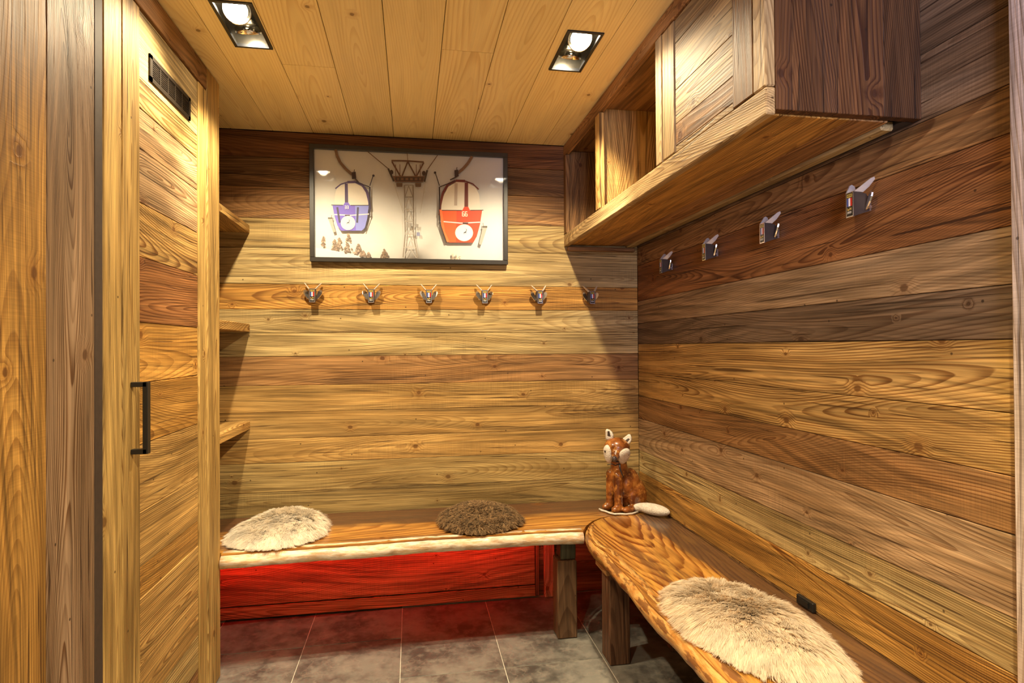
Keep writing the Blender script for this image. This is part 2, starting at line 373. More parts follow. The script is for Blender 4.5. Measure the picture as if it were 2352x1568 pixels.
# post that closes the right wall towards the hall
rng_box('trim_1', (1.142, 1.262), (.80, .966), (0, 2.46), 2, M['old'], None, T((.50, .40, .33), 1.1, .6), .006, idx=140, kind='structure', label='pale upright wooden post ending the right wall')

# left side wall near the camera: upright boards flush with the cupboard
wl = link('wall_left', box_mesh('wall_left', .04, 1.9, 2.46), M['dark'], None, Matrix.Translation((-.789, .586, 1.20)), kind='structure', label='left wall of wide upright boards beside the cupboard')
for (y0, y1, c, k, al, sd) in ((1.352, 1.536, GREYB, 1.10, 1.2, 203), (1.165, 1.350, ORANGE, .66, .6, 211), (.97, 1.163, BROWN, 1.0, .8, 173), (.77, .968, HONEY, .8, .7, 174), (.56, .768, BROWN, 1.0, .7, 175), (.35, .558, HONEY, .8, .7, 176), (.0, .348, BROWN, .9, .7, 177)):
    rng_box('plank', (-.768, -.736), (y0, y1), (0.003, 2.294), 2, M['old'] if sd != 203 else M['rough'], wl, T(c, k, al), idx=sd)
# wall closing the shelf niche on the left
wn = link('wall_niche', box_mesh('wall_niche', .03, 1.42, 2.46), M['old'], None, Matrix.Translation((-1.116, 2.24, 1.20)), T(BROWN), 180, kind='structure', label='left end wall of the shelf niche')

# ceiling: dark deck, boards below it, two openings for the spotlights
ce = link('ceiling', box_mesh('ceiling', 2.62, 4.5, .03), M['dark'], None, Matrix.Translation((.10, .72, 2.436)), kind='structure', label='ceiling of smooth pale spruce boards')
SPR = (.93, .75, .36)
holes = {'L': (-.590, -.4655, 1.860, 2.140), 'R': (.507, .633, 1.860, 2.140)}
def holed(x0, x1, y0, y1, hx0, hx1, hy0, hy1, z0, z1):
    cx, cyy = (x0+x1)/2, (y0+y1)/2
    def v(x, y, z): return (y-cyy, -(x-cx), z-(z0+z1)/2)     # local x = world y, local y = -world x
    V = []; Fc = []
    xs, ys = (x0, hx0, hx1, x1), (y0, hy0, hy1, y1)
    for z in (z0, z1):
        for j in range(4):
            for i in range(4): V.append(v(xs[i], ys[j], z))
    for k, o in ((0, 0), (1, 16)):
        for j in range(3):
            for i in range(3):
                if i == 1 and j == 1: continue
                q = [o+j*4+i, o+j*4+i+1, o+(j+1)*4+i+1, o+(j+1)*4+i]
                Fc.append(q if k else q[::-1])
    ring_o = [0, 1, 2, 3, 7, 11, 15, 14, 13, 12, 8, 4]; ring_i = [5, 6, 10, 9]
    for rg in (ring_o, ring_i):
        for a_, b_ in zip(rg, rg[1:]+rg[:1]): Fc.append([a_, b_, b_+16, a_+16])
    return mesh('plank', V, Fc), fr((0, 1, 0), (-1, 0, 0), (cx, cyy, (z0+z1)/2))
edges = [-1.095, -1.02, -.833, -.645, -.460, -.273, -.082, .107, .290, .478, .668, .855, 1.04, 1.171]
butts = {4: [2.25], 7: [2.053], 9: [1.2], 10: [2.72], 3: [.8], 5: [1.3], 8: [1.45], 6: [.9], 11: [2.2], 2: [1.4]}
for i in range(len(edges)-1):
    x0, x1 = edges[i]+.0011, edges[i+1]-.0011
    cuts = [-1.2] + sorted(butts.get(i, [])) + [2.949]
    for j in range(len(cuts)-1):
        y0, y1 = cuts[j]+.0010, cuts[j+1]-.0010
        tn = T(SPR, rnd.uniform(.93, 1.07), rnd.uniform(.4, .8)); sd = 300+i*5+j
        hh = [h for h in holes.values() if x0 < h[0] and h[1] < x1+.002 and y0 < h[2] and h[3] < y1]
        if hh:
            h = hh[0]
            me, mt = holed(x0, x1, y0, y1, h[0], min(h[1], x1-.0008), h[2], h[3], CEIL, CEIL+.018)
            link('plank', me, M['spruce'], ce, mt, tn, sd)
        else:
            rng_box('plank', (x0, x1), (y0, y1), (CEIL, CEIL+.018), 1, M['spruce'], ce, tn, .0006, idx=sd, across=0)

# boxed boards under the back bench
pn = thing('wall_panel', (-.13, 2.93, 0), 'low boxed panel of two long boards under the back bench', 'panel')
rng_box('plank', (-1.05, .606), (2.915, 2.947), (.012, .066), 0, M['old'], pn, T(BROWN, 1.35, .9), idx=181)
rng_box('plank', (-1.05, .604), (2.913, 2.947), (.073, .415), 0, M['old'], pn, T(BROWN, 1.35, .8), idx=182)
rng_box('end_strip', (.608, .626), (2.918, 2.947), (.012, .415), 2, M['old'], pn, T(BROWN, .8), idx=183)
rng_box('trim_2', (.655, .705), (2.915, 2.947), (.002, .416), 2, M['old'], None, T((.60, .42, .26), 1, .7), idx=184, kind='structure', label='upright batten under the back bench')

# ================================================================ LEFT CUPBOARD
XC = -.735
cup = thing('cupboard', (-.92, 2.0, 0), 'tall built-in cupboard with a plank door on the left', 'cupboard')
CP = (.56, .36, .115)
rng_box('side_post', (XC-.03, XC), (1.576, 1.668), (.002, 2.292), 2, M['rough'], cup, T(CP, .92, .6), .003, idx=190)
rng_box('end_post', (XC-.05, XC+.002), (2.312, 2.448), (.002, 2.292), 2, M['rough'], cup, T(CP, .95, .8), .004, idx=191)
rng_box('header', (XC-.03, XC+.001), (1.670, 2.310), (2.212, 2.292), 1, M['old'], cup, T(BROWN, 1.25, .7), .002, idx=192)
rng_box('side_panel', (-1.095, XC-.052), (2.425, 2.447), (.002, 2.290), 2, M['old'], cup, T(BROWN, 1.0, .7), idx=193)
rng_box('back_panel', (-1.095, XC-.032), (1.56, 1.575), (.002, 2.290), 2, M['dark'], cup, T(BROWN, .2, .7), idx=194)  # dark material gives this side the shade of the gap
rng_box('shade_strip', (-.765, -.7362), (1.5375, 1.5745), (.002, 2.290), 2, plain('gap_shade', (.045, .026, .016), .8), None, T(BROWN, .2, .7), kind='structure', label='dark strip with painted shade in the gap between wall boards and cupboard')  # fills the gap; its dark colour stands for the shade inside
dr = link('door', box_mesh('door', .012, .632, 2.16, .001), M['dark'], cup, Matrix.Translation((XC-.034, 1.991, 1.122)))
rng_box('stile', (XC-.026, XC), (1.671, 1.770), (.045, 2.205), 2, M['rough'], dr, T(CP, .88, .9), .002, idx=195)
rng_box('stile', (XC-.026, XC), (2.229, 2.307), (.045, 2.205), 2, M['rough'], dr, T(CP, 1.1, .5), .002, idx=196)
zj = [.045, .150, .265, .395, .577, .662, .815, 1.000, 1.170, 1.338, 1.520, 1.670, 1.820, 1.933, 2.013, 2.205]
tn = [T(BROWN, 1.2, 1), T(OLIVE, 1.1, .9), T(HONEY, 1.1, .7), T(HONEY, 1.12, .9), T(ORANGE, .9, .6), T(HONEY, 1.12, .5), T(HONEY, .98, .8), T(ORANGE, .95, .7), T(ORANGE, 1.02, .6),
      T(REDB, 1.35, 1.0), T(HONEY, .95, 1.3), T(TAN, 1.05, .9), T(TAN, 1.1, .9), T(OLIVE, .95, 1.1), T(PALE, .95, .4)]
for i in range(15):
    z0, z1 = zj[i]+.0008, zj[i+1]-.0008
    if i == 14:     # the top board is cut out round the vent
        yc = (1.772+2.227)/2
        me, _ = None, None
        hy0, hy1, hz0, hz1 = 1.842, 2.148, 2.040, 2.108
        # ring of four edge pieces in one board mesh
        def vv(y, z, x): return (y-yc, z-(z0+z1)/2, x)
        V = []; Fc = []
        ys, zs = (1.772, hy0, hy1, 2.227), (z0, hz0, hz1, z1)
        for xx in (-.009, .009):
            for zz in zs:
                for yy_ in ys: V.append(vv(yy_, zz, xx))
        for k, o in ((0, 0), (1, 16)):
            for j in range(3):
                for q_ in range(3):
                    if j == 1 and q_ == 1: continue
                    q = [o+j*4+q_, o+j*4+q_+1, o+(j+1)*4+q_+1, o+(j+1)*4+q_]; Fc.append(q if k else q[::-1])
        for rg in ([0, 1, 2, 3, 7, 11, 15, 14, 13, 12, 8, 4], [5, 6, 10, 9]):
            for a_, b_ in zip(rg, rg[1:]+rg[:1]): Fc.append([a_, b_, b_+16, a_+16])
        link('plank', mesh('plank', V, Fc), M['old'], dr, fr((0, 1, 0), (0, 0, 1), (XC-.014, yc, (z0+z1)/2)), tn[i], 214)
    else:
        rng_box('plank', (XC-.023, XC-.004-rnd.uniform(0, .0015)), (1.772, 2.227), (z0, z1), 1, M['old'], dr, tn[i], idx=221+i)
# vent grille: frame, bars and slots as one pressed-metal piece
bm = bmesh.new()
def addbox(bm, x0, x1, y0, y1, z0, z1):
    r_ = bmesh.ops.create_cube(bm, size=1)['verts']
    bmesh.ops.scale(bm, vec=(x1-x0, y1-y0, z1-z0), verts=r_); bmesh.ops.translate(bm, vec=((x0+x1)/2, (y0+y1)/2, (z0+z1)/2), verts=r_)
def to_mesh(bm, name, smooth=False):
    me = bpy.data.meshes.new(name); bm.to_mesh(me); bm.free()
    if smooth:
        for p in me.polygons: p.use_smooth = True
    return me
L_, H_ = .314, .076
addbox(bm, -.006, .003, -L_/2, L_/2, H_/2-.012, H_/2); addbox(bm, -.006, .003, -L_/2, L_/2, -H_/2, -H_/2+.012)
addbox(bm, -.006, .003, -L_/2, -L_/2+.016, -H_/2, H_/2); addbox(bm, -.006, .003, L_/2-.016, L_/2, -H_/2, H_/2)
for i in range(1, 5):
    y = -L_/2+.016+i*(L_-.032)/5; addbox(bm, -.005, .002, y-.004, y+.004, -H_/2+.01, H_/2-.01)
for k in range(9):
    z = -H_/2+.014+k*(H_-.028)/8; addbox(bm, -.005, .001, -L_/2+.01, L_/2-.01, z-.0014, z+.0014)
link('vent_grille', to_mesh(bm, 'vent_grille'), plain('grille_bronze', (.028, .020, .014), .5, .3), dr, Matrix.Translation((XC-.003, 1.995, 2.074)), label='dark slotted vent grille')
bm = bmesh.new()
for z in (.985, 1.163): addbox(bm, XC+.001, XC+.040, 1.711, 1.729, z, z+.013)
addbox(bm, XC+.030, XC+.043, 1.711, 1.729, .985, 1.176)
bmesh.ops.bevel(bm, geom=bm.edges[:], offset=.001, segments=1, affect='EDGES')
hd = link('handle', to_mesh(bm, 'handle'), M['black'], dr, label='black square bar handle')

# shelves in the niche between cupboard and back wall
for z0, z1, lb, k, sd in ((1.808, 1.842, 'upper wooden shelf of the niche right of the cupboard', .95, 240), (1.342, 1.377, 'middle wooden shelf of the niche at hook height', 1.05, 241), (.886, .922, 'lowest wooden shelf of the niche above the bench', 1.15, 242)):
    t = thing('wall_shelf', (-.92, 2.7, z0), lb, 'shelf', 'niche shelves beside the cupboard')
    rng_box('board', (-1.098, -.772), (2.450, 2.946), (z0, z1), 1, M['old'], t, T(HONEY, k, .6), .002, idx=sd, across=0)
    rng_box('front_edge', (-.7715, -.750), (2.450, 2.946), (z0-.001, z1+.001), 1, M['rough'], t, T(HONEY, k*1.1, 1), .002, idx=sd+5)

# ================================================================ UPPER RIGHT CABINET
ca = thing('wall_cabinet', (.97, 2.06, 1.775), 'wooden cabinet hung high on right wall with two open bays', 'cabinet')
XF = .775; G = (.52, .36, .17)
rng_box('bottom_rail', (XF, XF+.024), (1.189, 2.946), (1.775, 1.836), 1, M['rough'], ca, T(G, 1.02, .8), .003, idx=251)
rng_box('top_rail', (XF, XF+.022), (1.242, 2.946), (2.240, 2.293), 1, M['old'], ca, T(BROWN, 1.4, .7), .002, idx=252)
rng_box('corner_post', (XF, XF+.024), (1.189, 1.239), (1.838, 2.293), 2, M['rough'], ca, T(G, .95, .9), .003, idx=253)
rng_box('stile', (XF, XF+.022), (1.739, 1.785), (1.838, 2.238), 2, M['rough'], ca, T(G, .9, .5), .002, idx=254)
rng_box('stile', (XF, XF+.022), (2.357, 2.415), (1.838, 2.238), 2, M['rough'], ca, T(HONEY, 1.1, .7), .002, idx=255)
rng_box('stile', (XF, XF+.022), (2.905, 2.946), (1.838, 2.238), 2, M['rough'], ca, T(BROWN, 1.0, .7), .002, idx=256)
rng_box('divider', (XF+.024, 1.150), (2.385, 2.410), (1.800, 2.290), 2, M['old'], ca, T(HONEY, 1.0, 1.1), .001, idx=263)
rng_box('divider', (XF+.024, 1.150), (1.755, 1.780), (1.800, 2.290), 2, M['old'], ca, T(HONEY, .9, 1.1), .001, idx=264)
rng_box('top_panel', (XF+.024, 1.150), (1.79, 2.380), (2.262, 2.284), 1, M['old'], ca, T(BROWN, 1.0, .7), idx=265)
rng_box('top_panel', (XF+.024, 1.150), (2.415, 2.945), (2.262, 2.284), 1, M['old'], ca, T(BROWN, 1.0, .7), idx=266)
rng_box('inner_side', (XF+.024, 1.150), (2.922, 2.945), (1.800, 2.260), 2, M['old'], ca, T(BROWN, 1.1, .7), idx=267)
for i, (z0, z1) in enumerate(((1.80, 1.92), (1.922, 2.06), (2.062, 2.26))):
    rng_box('back_board', (1.152, 1.169), (1.215, 2.945), (z0, z1), 1, M['old'], ca, T(BROWN, .7, .7), idx=268+i)
rng_box('gap_filler', (1.142, 1.1695), (1.214, 2.945), (1.786, 1.7995), 1, M['dark'], ca, T(BROWN, .3, .7), .0005, across=0)  # added dark strip: blocks a light leak, paints the gap's shade
# floor of the cabinet seen from below as soffit boards
for i, (x0, x1, c) in enumerate(((.800, .905, T(ORANGE, .95, .6)), (.906, 1.005, T(ORANGE, .90, .7)), (1.006, 1.104, T(BROWN, 1.4, .8)))):
    rng_box('soffit_board', (x0, x1), (1.214, 2.945), (1.783, 1.799), 1, M['old'], ca, c, .001, idx=275+i, across=0)
rng_box('soffit_strip', (1.105, 1.140), (1.235, 2.945), (1.774, 1.798), 1, M['rough'], ca, T(PALE, .62, .6), .004, idx=279, across=0)
rng_box('soffit_strip', (.790, 1.150), (2.921, 2.946), (1.752, 1.773), 0, M['old'], ca, T(BROWN, 1.0, .5), .004, idx=280, across=1)
for i, (x0, x1, c) in enumerate(((.7995, .839, T(REDB, .60, .9)), (.8395, .954, T(REDB, .48, 1.2)), (.9545, 1.072, T(REDB, .58, 1.1)), (1.0725, 1.171, T(REDB, .36, 1.2)))):
    rng_box('end_board', (x0, x1), (1.188+.0005*i, 1.212), (1.786, 2.293), 2, M['rough'], ca, c, .0012, idx=[281, 292, 283, 284][i])
cd = link('door', box_mesh('door', .008, .488, .396, .001), M['dark'], ca, Matrix.Translation((XF+.030, 1.4905, 2.038)), label='plank door of the hung cabinet')
rng_box('stile', (XF+.002, XF+.024), (1.654, 1.735), (1.841, 2.236), 2, M['rough'], cd, T(G, .85, .5), .002, idx=285)
rng_box('stile', (XF+.002, XF+.024), (1.243, 1.330), (1.841, 2.236), 2, M['rough'], cd, T(BROWN, .85, 1), .002, idx=286)
for i, (z0, z1, c, sd) in enumerate(((1.841, 1.858, T(G, .8, .9), 287), (1.859, 1.924, T(BROWN, 1.0, .9), 288), (1.925, 2.026, T(G, .72, 1.2), 289), (2.027, 2.165, T(G, .74, .8), 290), (2.166, 2.236, T(G, .6, .8), 291))):
    rng_box('plank', (XF+.006, XF+.024), (1.3315, 1.6525), (z0, z1), 1, M['old'], cd, c, .0012, idx=sd)

# ================================================================ SPOTLIGHTS
def ring_mesh(name, r0, r1, z0, z1, n=28, prof=None):
    prof = prof or [(r0, z0), (r1, z0), (r1, z1), (r0, z1)]
    V = []; Fc = []; k = len(prof)
    for i in range(n):
        a_ = 2*math.pi*i/n
        for r_, z_ in prof: V.append((r_*math.cos(a_), r_*math.sin(a_), z_))
    for i in range(n):
        for j in range(k-1):
            p, q = i*k+j, ((i+1) % n)*k+j; Fc.append([p, q, q+1, p+1])
    return mesh(name, V, Fc, True)
def disc_mesh(name, r, n=28):
    return mesh(name, [(r*math.cos(2*math.pi*i/n), r*math.sin(2*math.pi*i/n), 0) for i in range(n)], [list(range(n))])
def fitting(name, hx0, hx1, hy0, hy1, label):
    cx, cyy = (hx0+hx1)/2, (hy0+hy1)/2; sx, sy = hx1-hx0, hy1-hy0
    t = thing(name, (cx, cyy, CEIL), label, 'spotlight', 'recessed twin ceiling spotlights')
    sy1 = min(sy, 1)
    bm = bmesh.new(); f_ = .011; z0, z1 = -.004, .006
    for a_ in ((-sx/2+.001, sx/2-.001, -sy/2+.001, -sy/2+f_), (-sx/2+.001, sx/2-.001, sy/2-f_, sy/2-.001), (-sx/2+.001, -sx/2+f_, -sy/2+f_, sy/2-f_), (sx/2-f_, sx/2-.001, -sy/2+f_, sy/2-f_)):
        addbox(bm, *a_, z0, z1)
    link('frame', to_mesh(bm, 'frame'), M['black'], t, Matrix.Translation((cx, cyy, CEIL)))
    bm = bmesh.new(); d_ = .085; e = .0025
    addbox(bm, -sx/2+.001, sx/2-.001, -sy/2+.001, sy/2-.001, d_, d_+e)
    for a_ in ((-sx/2+.001, sx/2-.001, -sy/2+.001, -sy/2+.001+e), (-sx/2+.001, sx/2-.001, sy/2-.001-e, sy/2-.001), (-sx/2+.001, -sx/2+.001+e, -sy/2, sy/2), (sx/2-.001-e, sx/2-.001, -sy/2, sy/2)):
        addbox(bm, *a_, .007, d_)
    link('housing', to_mesh(bm, 'housing'), M['lamp_box'], t, Matrix.Translation((cx, cyy, CEIL)))
    for k, (dy, tilt) in enumerate(((-.062, -44), (.068, 34))):
        m = Matrix.Translation((cx, cyy+dy, CEIL+(.018 if k == 0 else .024))) @ Matrix.Rotation(math.radians(tilt), 4, 'X')
        lp = link('lamp', ring_mesh('lamp', 0, 0, 0, 0, prof=[(.040, -.010), (.043, -.010), (.043, .004), (.018, .030), (.016, .028), (.030, .008), (.040, -.010)]), M['reflector'], t, m)
        link('bulb', disc_mesh('bulb', .032), M['bulb'], lp, m @ Matrix.Translation((0, 0, -.006)))
    return t
fitting('ceiling_spotlight', *holes['L'], 'recessed twin ceiling spotlight above the cupboard side, left of two')
fitting('ceiling_spotlight', *holes['R'], 'recessed twin ceiling spotlight beside the hung cabinet, right of two')

# ================================================================ PICTURE
pic = thing('framed_picture', (0, 2.93, 1.675), 'black framed ski gondola print on the back wall', 'picture')
PX0, PX1, PZ0, PZ1 = -.473, .477, 1.674, 2.229; fw = .021
tilt = Matrix.Translation((0, 2.948, PZ0)) @ Matrix.Rotation(math.radians(1.2), 4, 'X') @ Matrix.Translation((0, -2.948, -PZ0))
PY = 2.945
def pbox(name, x0, x1, z0, z1, y0, y1, mat, par):
    bm = bmesh.new(); addbox(bm, x0, x1, y0, y1, z0, z1)
    bmesh.ops.bevel(bm, geom=bm.edges[:], offset=.0015, segments=1, affect='EDGES')
    return link(name, to_mesh(bm, name), mat, par, tilt)
pbox('frame_bar', PX0, PX1, PZ1-fw, PZ1, PY-.034, PY, M['frame'], pic); pbox('frame_bar', PX0, PX1, PZ0, PZ0+fw, PY-.034, PY, M['frame'], pic)
pbox('frame_bar', PX0, PX0+fw, PZ0+fw, PZ1-fw, PY-.034, PY, M['frame'], pic); pbox('frame_bar', PX1-fw, PX1, PZ0+fw, PZ1-fw, PY-.034, PY, M['frame'], pic)

class Print2D:
    """flat print: coloured polygons, each layer a hair in front of the last, one mesh with a colour attribute"""
    def __init__(s, tf): s.V = []; s.F = []; s.c = []; s.k = 0; s.tf = tf
    def poly(s, pts, col, layer=None):
        s.k += 1; b = len(s.V); s.V += [s.tf(x, y, s.k) for x, y in pts]; s.F.append(list(range(b, b+len(pts)))); s.c.append(lin(col))
    def line(s, a, b, wd, col, w2=None):
        dx, dy = b[0]-a[0], b[1]-a[1]; L = math.hypot(dx, dy) or 1; nx, ny = -dy/L/2, dx/L/2; w2 = wd if w2 is None else w2
        s.poly([(a[0]+nx*wd, a[1]+ny*wd), (b[0]+nx*w2, b[1]+ny*w2), (b[0]-nx*w2, b[1]-ny*w2), (a[0]-nx*wd, a[1]-ny*wd)], col)
    def path(s, pts, wd, col):
        for a, b in zip(pts, pts[1:]): s.line(a, b, wd, col)
    def ell(s, cx, cy, rx, ry, col, n=28): s.poly([(cx+rx*math.cos(2*math.pi*i/n), cy+ry*math.sin(2*math.pi*i/n)) for i in range(n)], col)
    def build(s, name, mat, par, mw):
        me = mesh(name, s.V, s.F); at = me.color_attributes.new('Col', 'FLOAT_COLOR', 'CORNER')
        vals = []
        for p in me.polygons: vals += list((*s.c[p.index], 1.0))*p.loop_total
        at.data.foreach_set('color', vals)
        return link(name, me, mat, par, mw)
# picture coordinates: the zoomed crop of the photograph (x 135..2205, y 110..1290, y down)
qx0, qx1, qy0, qy1 = 145., 2200., 125., 1290.
IX0, IX1, IZ0, IZ1 = PX0+fw, PX1-fw, PZ0+fw, PZ1-fw
def unskew(x, y):
    # top edge of the print runs 110 (left) -> 205 (right) in the crop, bottom edge 1275 -> 1305
    t = (x-qx0)/(qx1-qx0); yt = 112+t*92; ybm = 1272+t*32
    v = (y-yt)/(ybm-yt)
    return t, 1-v
def ptf(x, y, k):
    u, v = unskew(x, y); u = min(max(u, 0), 1); v = min(max(v, 0), 1)
    return (IX0+u*(IX1-IX0), PY-.0125-.00004*k, IZ0+v*(IZ1-IZ0))
P = Print2D(ptf)
P.poly([(qx0, 112), (qx1, 204), (qx1, 1304), (qx0, 1272)], (236, 232, 226))
DK = (70, 58, 50); MID = (128, 116, 104); LT = (176, 168, 158)
# snowy slope and trees
P.poly([(qx0, 1165), (330, 1190), (560, 1245), (760, 1276), (qx0, 1272)], (246, 244, 240))
tr = random.Random(3)
def tree(cx, base, wd, ht, col, dens=46):
    for i in range(dens):
        t = tr.random(); y = base-ht*t; hw = wd*.5*(1-t)**.8+3
        x = cx+tr.uniform(-hw, hw); s_ = tr.uniform(7, 16); sh = tr.uniform(.8, 1.35)
        P.poly([(x-s_, y+s_*.5), (x, y-s_*.8), (x+s_, y+s_*.4), (x+s_*.2, y+s_*.9)], tuple(min(255, int(c*sh)) for c in col))
for cx, base, wd, ht in ((235, 1165, 45, 120), (350, 1190, 85, 110), (400, 1200, 80, 140), (495, 1215, 95, 200), (600, 1240, 95, 110), (650, 1265, 60, 60), (710, 1272, 25, 50)):
    tree(cx, base, wd, ht, (150, 130, 112))
tree(880, 1280, 80, 95, (140, 118, 96)); tree(1625, 1295, 16, 70, (190, 175, 158), 12); tree(1665, 1297, 16, 60, (190, 175, 158), 12); tree(1705, 1299, 14, 50, (190, 175, 158), 10)
# cables and pylon
P.line((705, 142), (925, 325), 8, (105, 78, 58)); P.line((1462, 180), (1350, 335), 8, (105, 78, 58)); P.line((1131, 155), (1135, 240), 6, (120, 92, 70))
for a_, b_ in (((985, 480), (1085, 800)), ((1330, 450), (1270, 800))): P.line(a_, b_, 4, (190, 178, 160))
PY_ = [(1100, 500), (1102, 830), (1105, 1020), (1080, 1275)]; PY2 = [(1192, 500), (1196, 830), (1190, 1020), (1240, 1278)]
P.path(PY_, 12, MID); P.path(PY2, 12, MID)
for y in (500, 628, 760, 890, 1025, 1165): P.line((1100-(max(0, y-1025)*.1), y), (1192+(max(0, y-1025)*.2), y), 8, LT if y > 700 else MID)
for y in (500, 628, 760, 890): P.path([(1104, y+128), (1145, y+8), (1190, y+128)], 6, LT if y > 600 else MID)
P.path([(1100, 1160), (1150, 1030), (1200, 1160)], 5, LT); P.path([(1090, 1275), (1150, 1168), (1225, 1278)], 5, LT)
P.path([(960, 240), (1136, 243), (1310, 255)], 16, (96, 66, 48)); P.path([(965, 250), (1060, 415)], 16, (96, 66, 48)); P.path([(1070, 415), (1136, 250), (1225, 415)], 15, (96, 66, 48)); P.path([(1310, 260), (1225, 415)], 16, (96, 66, 48))
for x in (1005, 1050, 1228, 1270): P.line((x, 280), (x, 410), 7, (110, 78, 56))
P.path([(925, 325), (985, 460)], 20, DK); P.path([(1348, 340), (1315, 465)], 20, DK)
P.poly([(975, 405), (1320, 405), (1300, 470), (1000, 470)], (112, 82, 62)); P.line((1000, 420), (1310, 420), 9, (60, 44, 34)); P.line((1010, 455), (1300, 455), 9, (60, 44, 34))
for x in (1010, 1050, 1100, 1150, 1200, 1250, 1290): P.ell(x, 437, 12, 16, (66, 50, 40), 12)
for x in (1045, 1248): P.poly([(x-34, 478), (x+34, 478), (x+30, 520), (x-30, 520)], (108, 86, 68)); P.line((x-34, 500), (x+34, 500), 6, DK)
for x, y in ((960, 365), (1310, 375)): P.ell(x, y, 20, 26, (62, 44, 34), 12)
P.poly([(1228, 1005), (1262, 1005), (1266, 1045), (1226, 1045)], (140, 144, 175)); P.line((1245, 925), (1245, 1005), 4, LT); P.poly([(1125, 905), (1165, 905), (1165, 955), (1125, 955)], (165, 160, 155)); P.poly([(1205, 915), (1250, 920), (1245, 955), (1205, 950)], (160, 155, 150))
# the hangers of the cabins
P.path([(372, 122), (385, 190), (420, 265), (480, 335), (545, 392)], 30, (122, 96, 74)); P.path([(1845, 192), (1800, 265), (1745, 325), (1685, 372)], 32, (122, 92, 68))
def cabin(x0, x1, yt, yb, body, dark_, roof, flip, hl):
    W = x1-x0; H = yb-yt
    def q(u, v): return (x0+W*(1-u if flip else u), yt+H*v)
    # window glass
    P.poly([q(.04, .50), q(.07, .22), q(.16, .10), q(.36, .03), q(.60, .02), q(.80, .10), q(.93, .28), q(.97, .50)], (226, 220, 208))
    # roof arch
    top = [q(.08, .14), q(.22, .05), q(.40, .005), q(.62, .0), q(.80, .06), q(.92, .20), q(.985, .40), q(1.0, .56)]
    P.path(top[:3], 14, roof); P.path(top[2:], 26, roof)
    P.poly([q(.33, .03), q(.41, .03), q(.42, .46), q(.33, .46)], roof)
    P.poly([q(.27, .50), q(.33, .42), q(.42, .42), q(.49, .50)], body)
    P.poly([q(0, .475), q(.97, .475), q(.93, .74), q(.86, .94), q(.78, 1.0), q(.22, 1.0), q(.13, .90), q(.05, .70)], body)
    P.poly([q(.60, .475), q(.97, .475), q(.93, .74), q(.86, .94), q(.78, .995), q(.62, .995)], hl)
    P.path([q(-.03, .475), q(.28, .478)], 8, dark_); P.path([q(.48, .48), q(.98, .478)], 8, dark_)
    P.path([q(.05, .67), q(.5, .685), q(1.02, .655)], 12, (225, 215, 222))
    P.poly([q(.33, .675), q(.46, .675), q(.46, .70), q(.33, .70)], dark_)
    P.line(q(1.0, .10), q(.995, .70), 14, dark_); P.line(q(.985, .70), q(.84, 1.0), 9, dark_)
    P.line(q(1.0, .08), q(1.09, -.12), 9, dark_); P.ell(*q(1.10, -.13), 13, 13, dark_, 12)
    P.line(q(.99, .10), q(.62, 0), 10, dark_)
    # ski rack
    P.line(q(-.02, .68), q(-.03, .74), 8, (150, 145, 140)); P.poly([q(-.12, .75), q(-.02, .74), q(.08, 1.02), q(.02, 1.04)], (178, 172, 164)); P.poly([q(-.12, .73), q(.0, .73), q(.0, .76), q(-.12, .76)], (96, 88, 80))
cabin(335, 728, 470, 990, (120, 104, 214), (52, 42, 62), (84, 66, 112), False, (138, 146, 226))
for a_, b_ in (((385, 740), (410, 905)), ((602, 740), (592, 905))): P.line(a_, b_, 20, (70, 66, 92))
cabin(1480, 1955, 455, 1115, (222, 66, 22), (52, 34, 28), (108, 40, 26), True, (244, 92, 34))
P.poly([(1480, 765), (1505, 765), (1540, 1000), (1590, 1110), (1560, 1108), (1500, 940)], (240, 120, 60))
P.poly([(1648, 480), (1682, 482), (1676, 720), (1642, 720)], (186, 172, 160))
P.ell(497, 908, 76, 76, (240, 238, 226)); P.ell(1752, 1010, 100, 90, (250, 244, 230)); P.ell(1752, 1010, 88, 78, (228, 232, 236))
def deer(cx, cy, k, col):
    P.poly([(cx-18*k, cy+6*k), (cx+6*k, cy-4*k), (cx+10*k, cy+8*k), (cx-12*k, cy+14*k)], col)
    P.line((cx+8*k, cy+2*k), (cx+14*k, cy-26*k), 6*k, col); P.line((cx-14*k, cy+10*k), (cx-17*k, cy+26*k), 4*k, col); P.line((cx+4*k, cy+8*k), (cx+8*k, cy+24*k), 4*k, col)
    P.line((cx+14*k, cy-26*k), (cx+2*k, cy-34*k), 3*k, col)
deer(500, 900, .9, (70, 72, 96)); deer(1765, 1000, 1.0, (52, 56, 78))
def digits(cx, cy, h, txt, col):
    seg = {'3': 'abgcd', '6': 'acdefg', '8': 'abcdefg', '1': 'bc'}; wd = h*.5
    for i, ch in enumerate(txt):
        x = cx+(i-(len(txt)-1)/2)*wd*1.4-wd/2; y = cy-h/2; s_ = {'a': ((x, y), (x+wd, y)), 'b': ((x+wd, y), (x+wd, y+h/2)), 'c': ((x+wd, y+h/2), (x+wd, y+h)), 'd': ((x, y+h), (x+wd, y+h)), 'e': ((x, y+h/2), (x, y+h)), 'f': ((x, y), (x, y+h/2)), 'g': ((x, y+h/2), (x+wd, y+h/2))}
        for k in seg[ch]: P.line(*s_[k], h*.17, col)
digits(482, 742, 32, '33', (240, 236, 246)); digits(1760, 810, 46, '66', (250, 240, 220))
for x, y in ((560, 400), (1668, 375)):
    P.poly([(x-22, y-30), (x+20, y-38), (x+26, y+35), (x-18, y+42)], (58, 38, 34)); P.line((x, y-20), (x+8, y-62), 7, (58, 38, 34)); P.line((x+12, y+35), (x+(50 if x < 900 else -70), y+72), 12, (58, 38, 34))
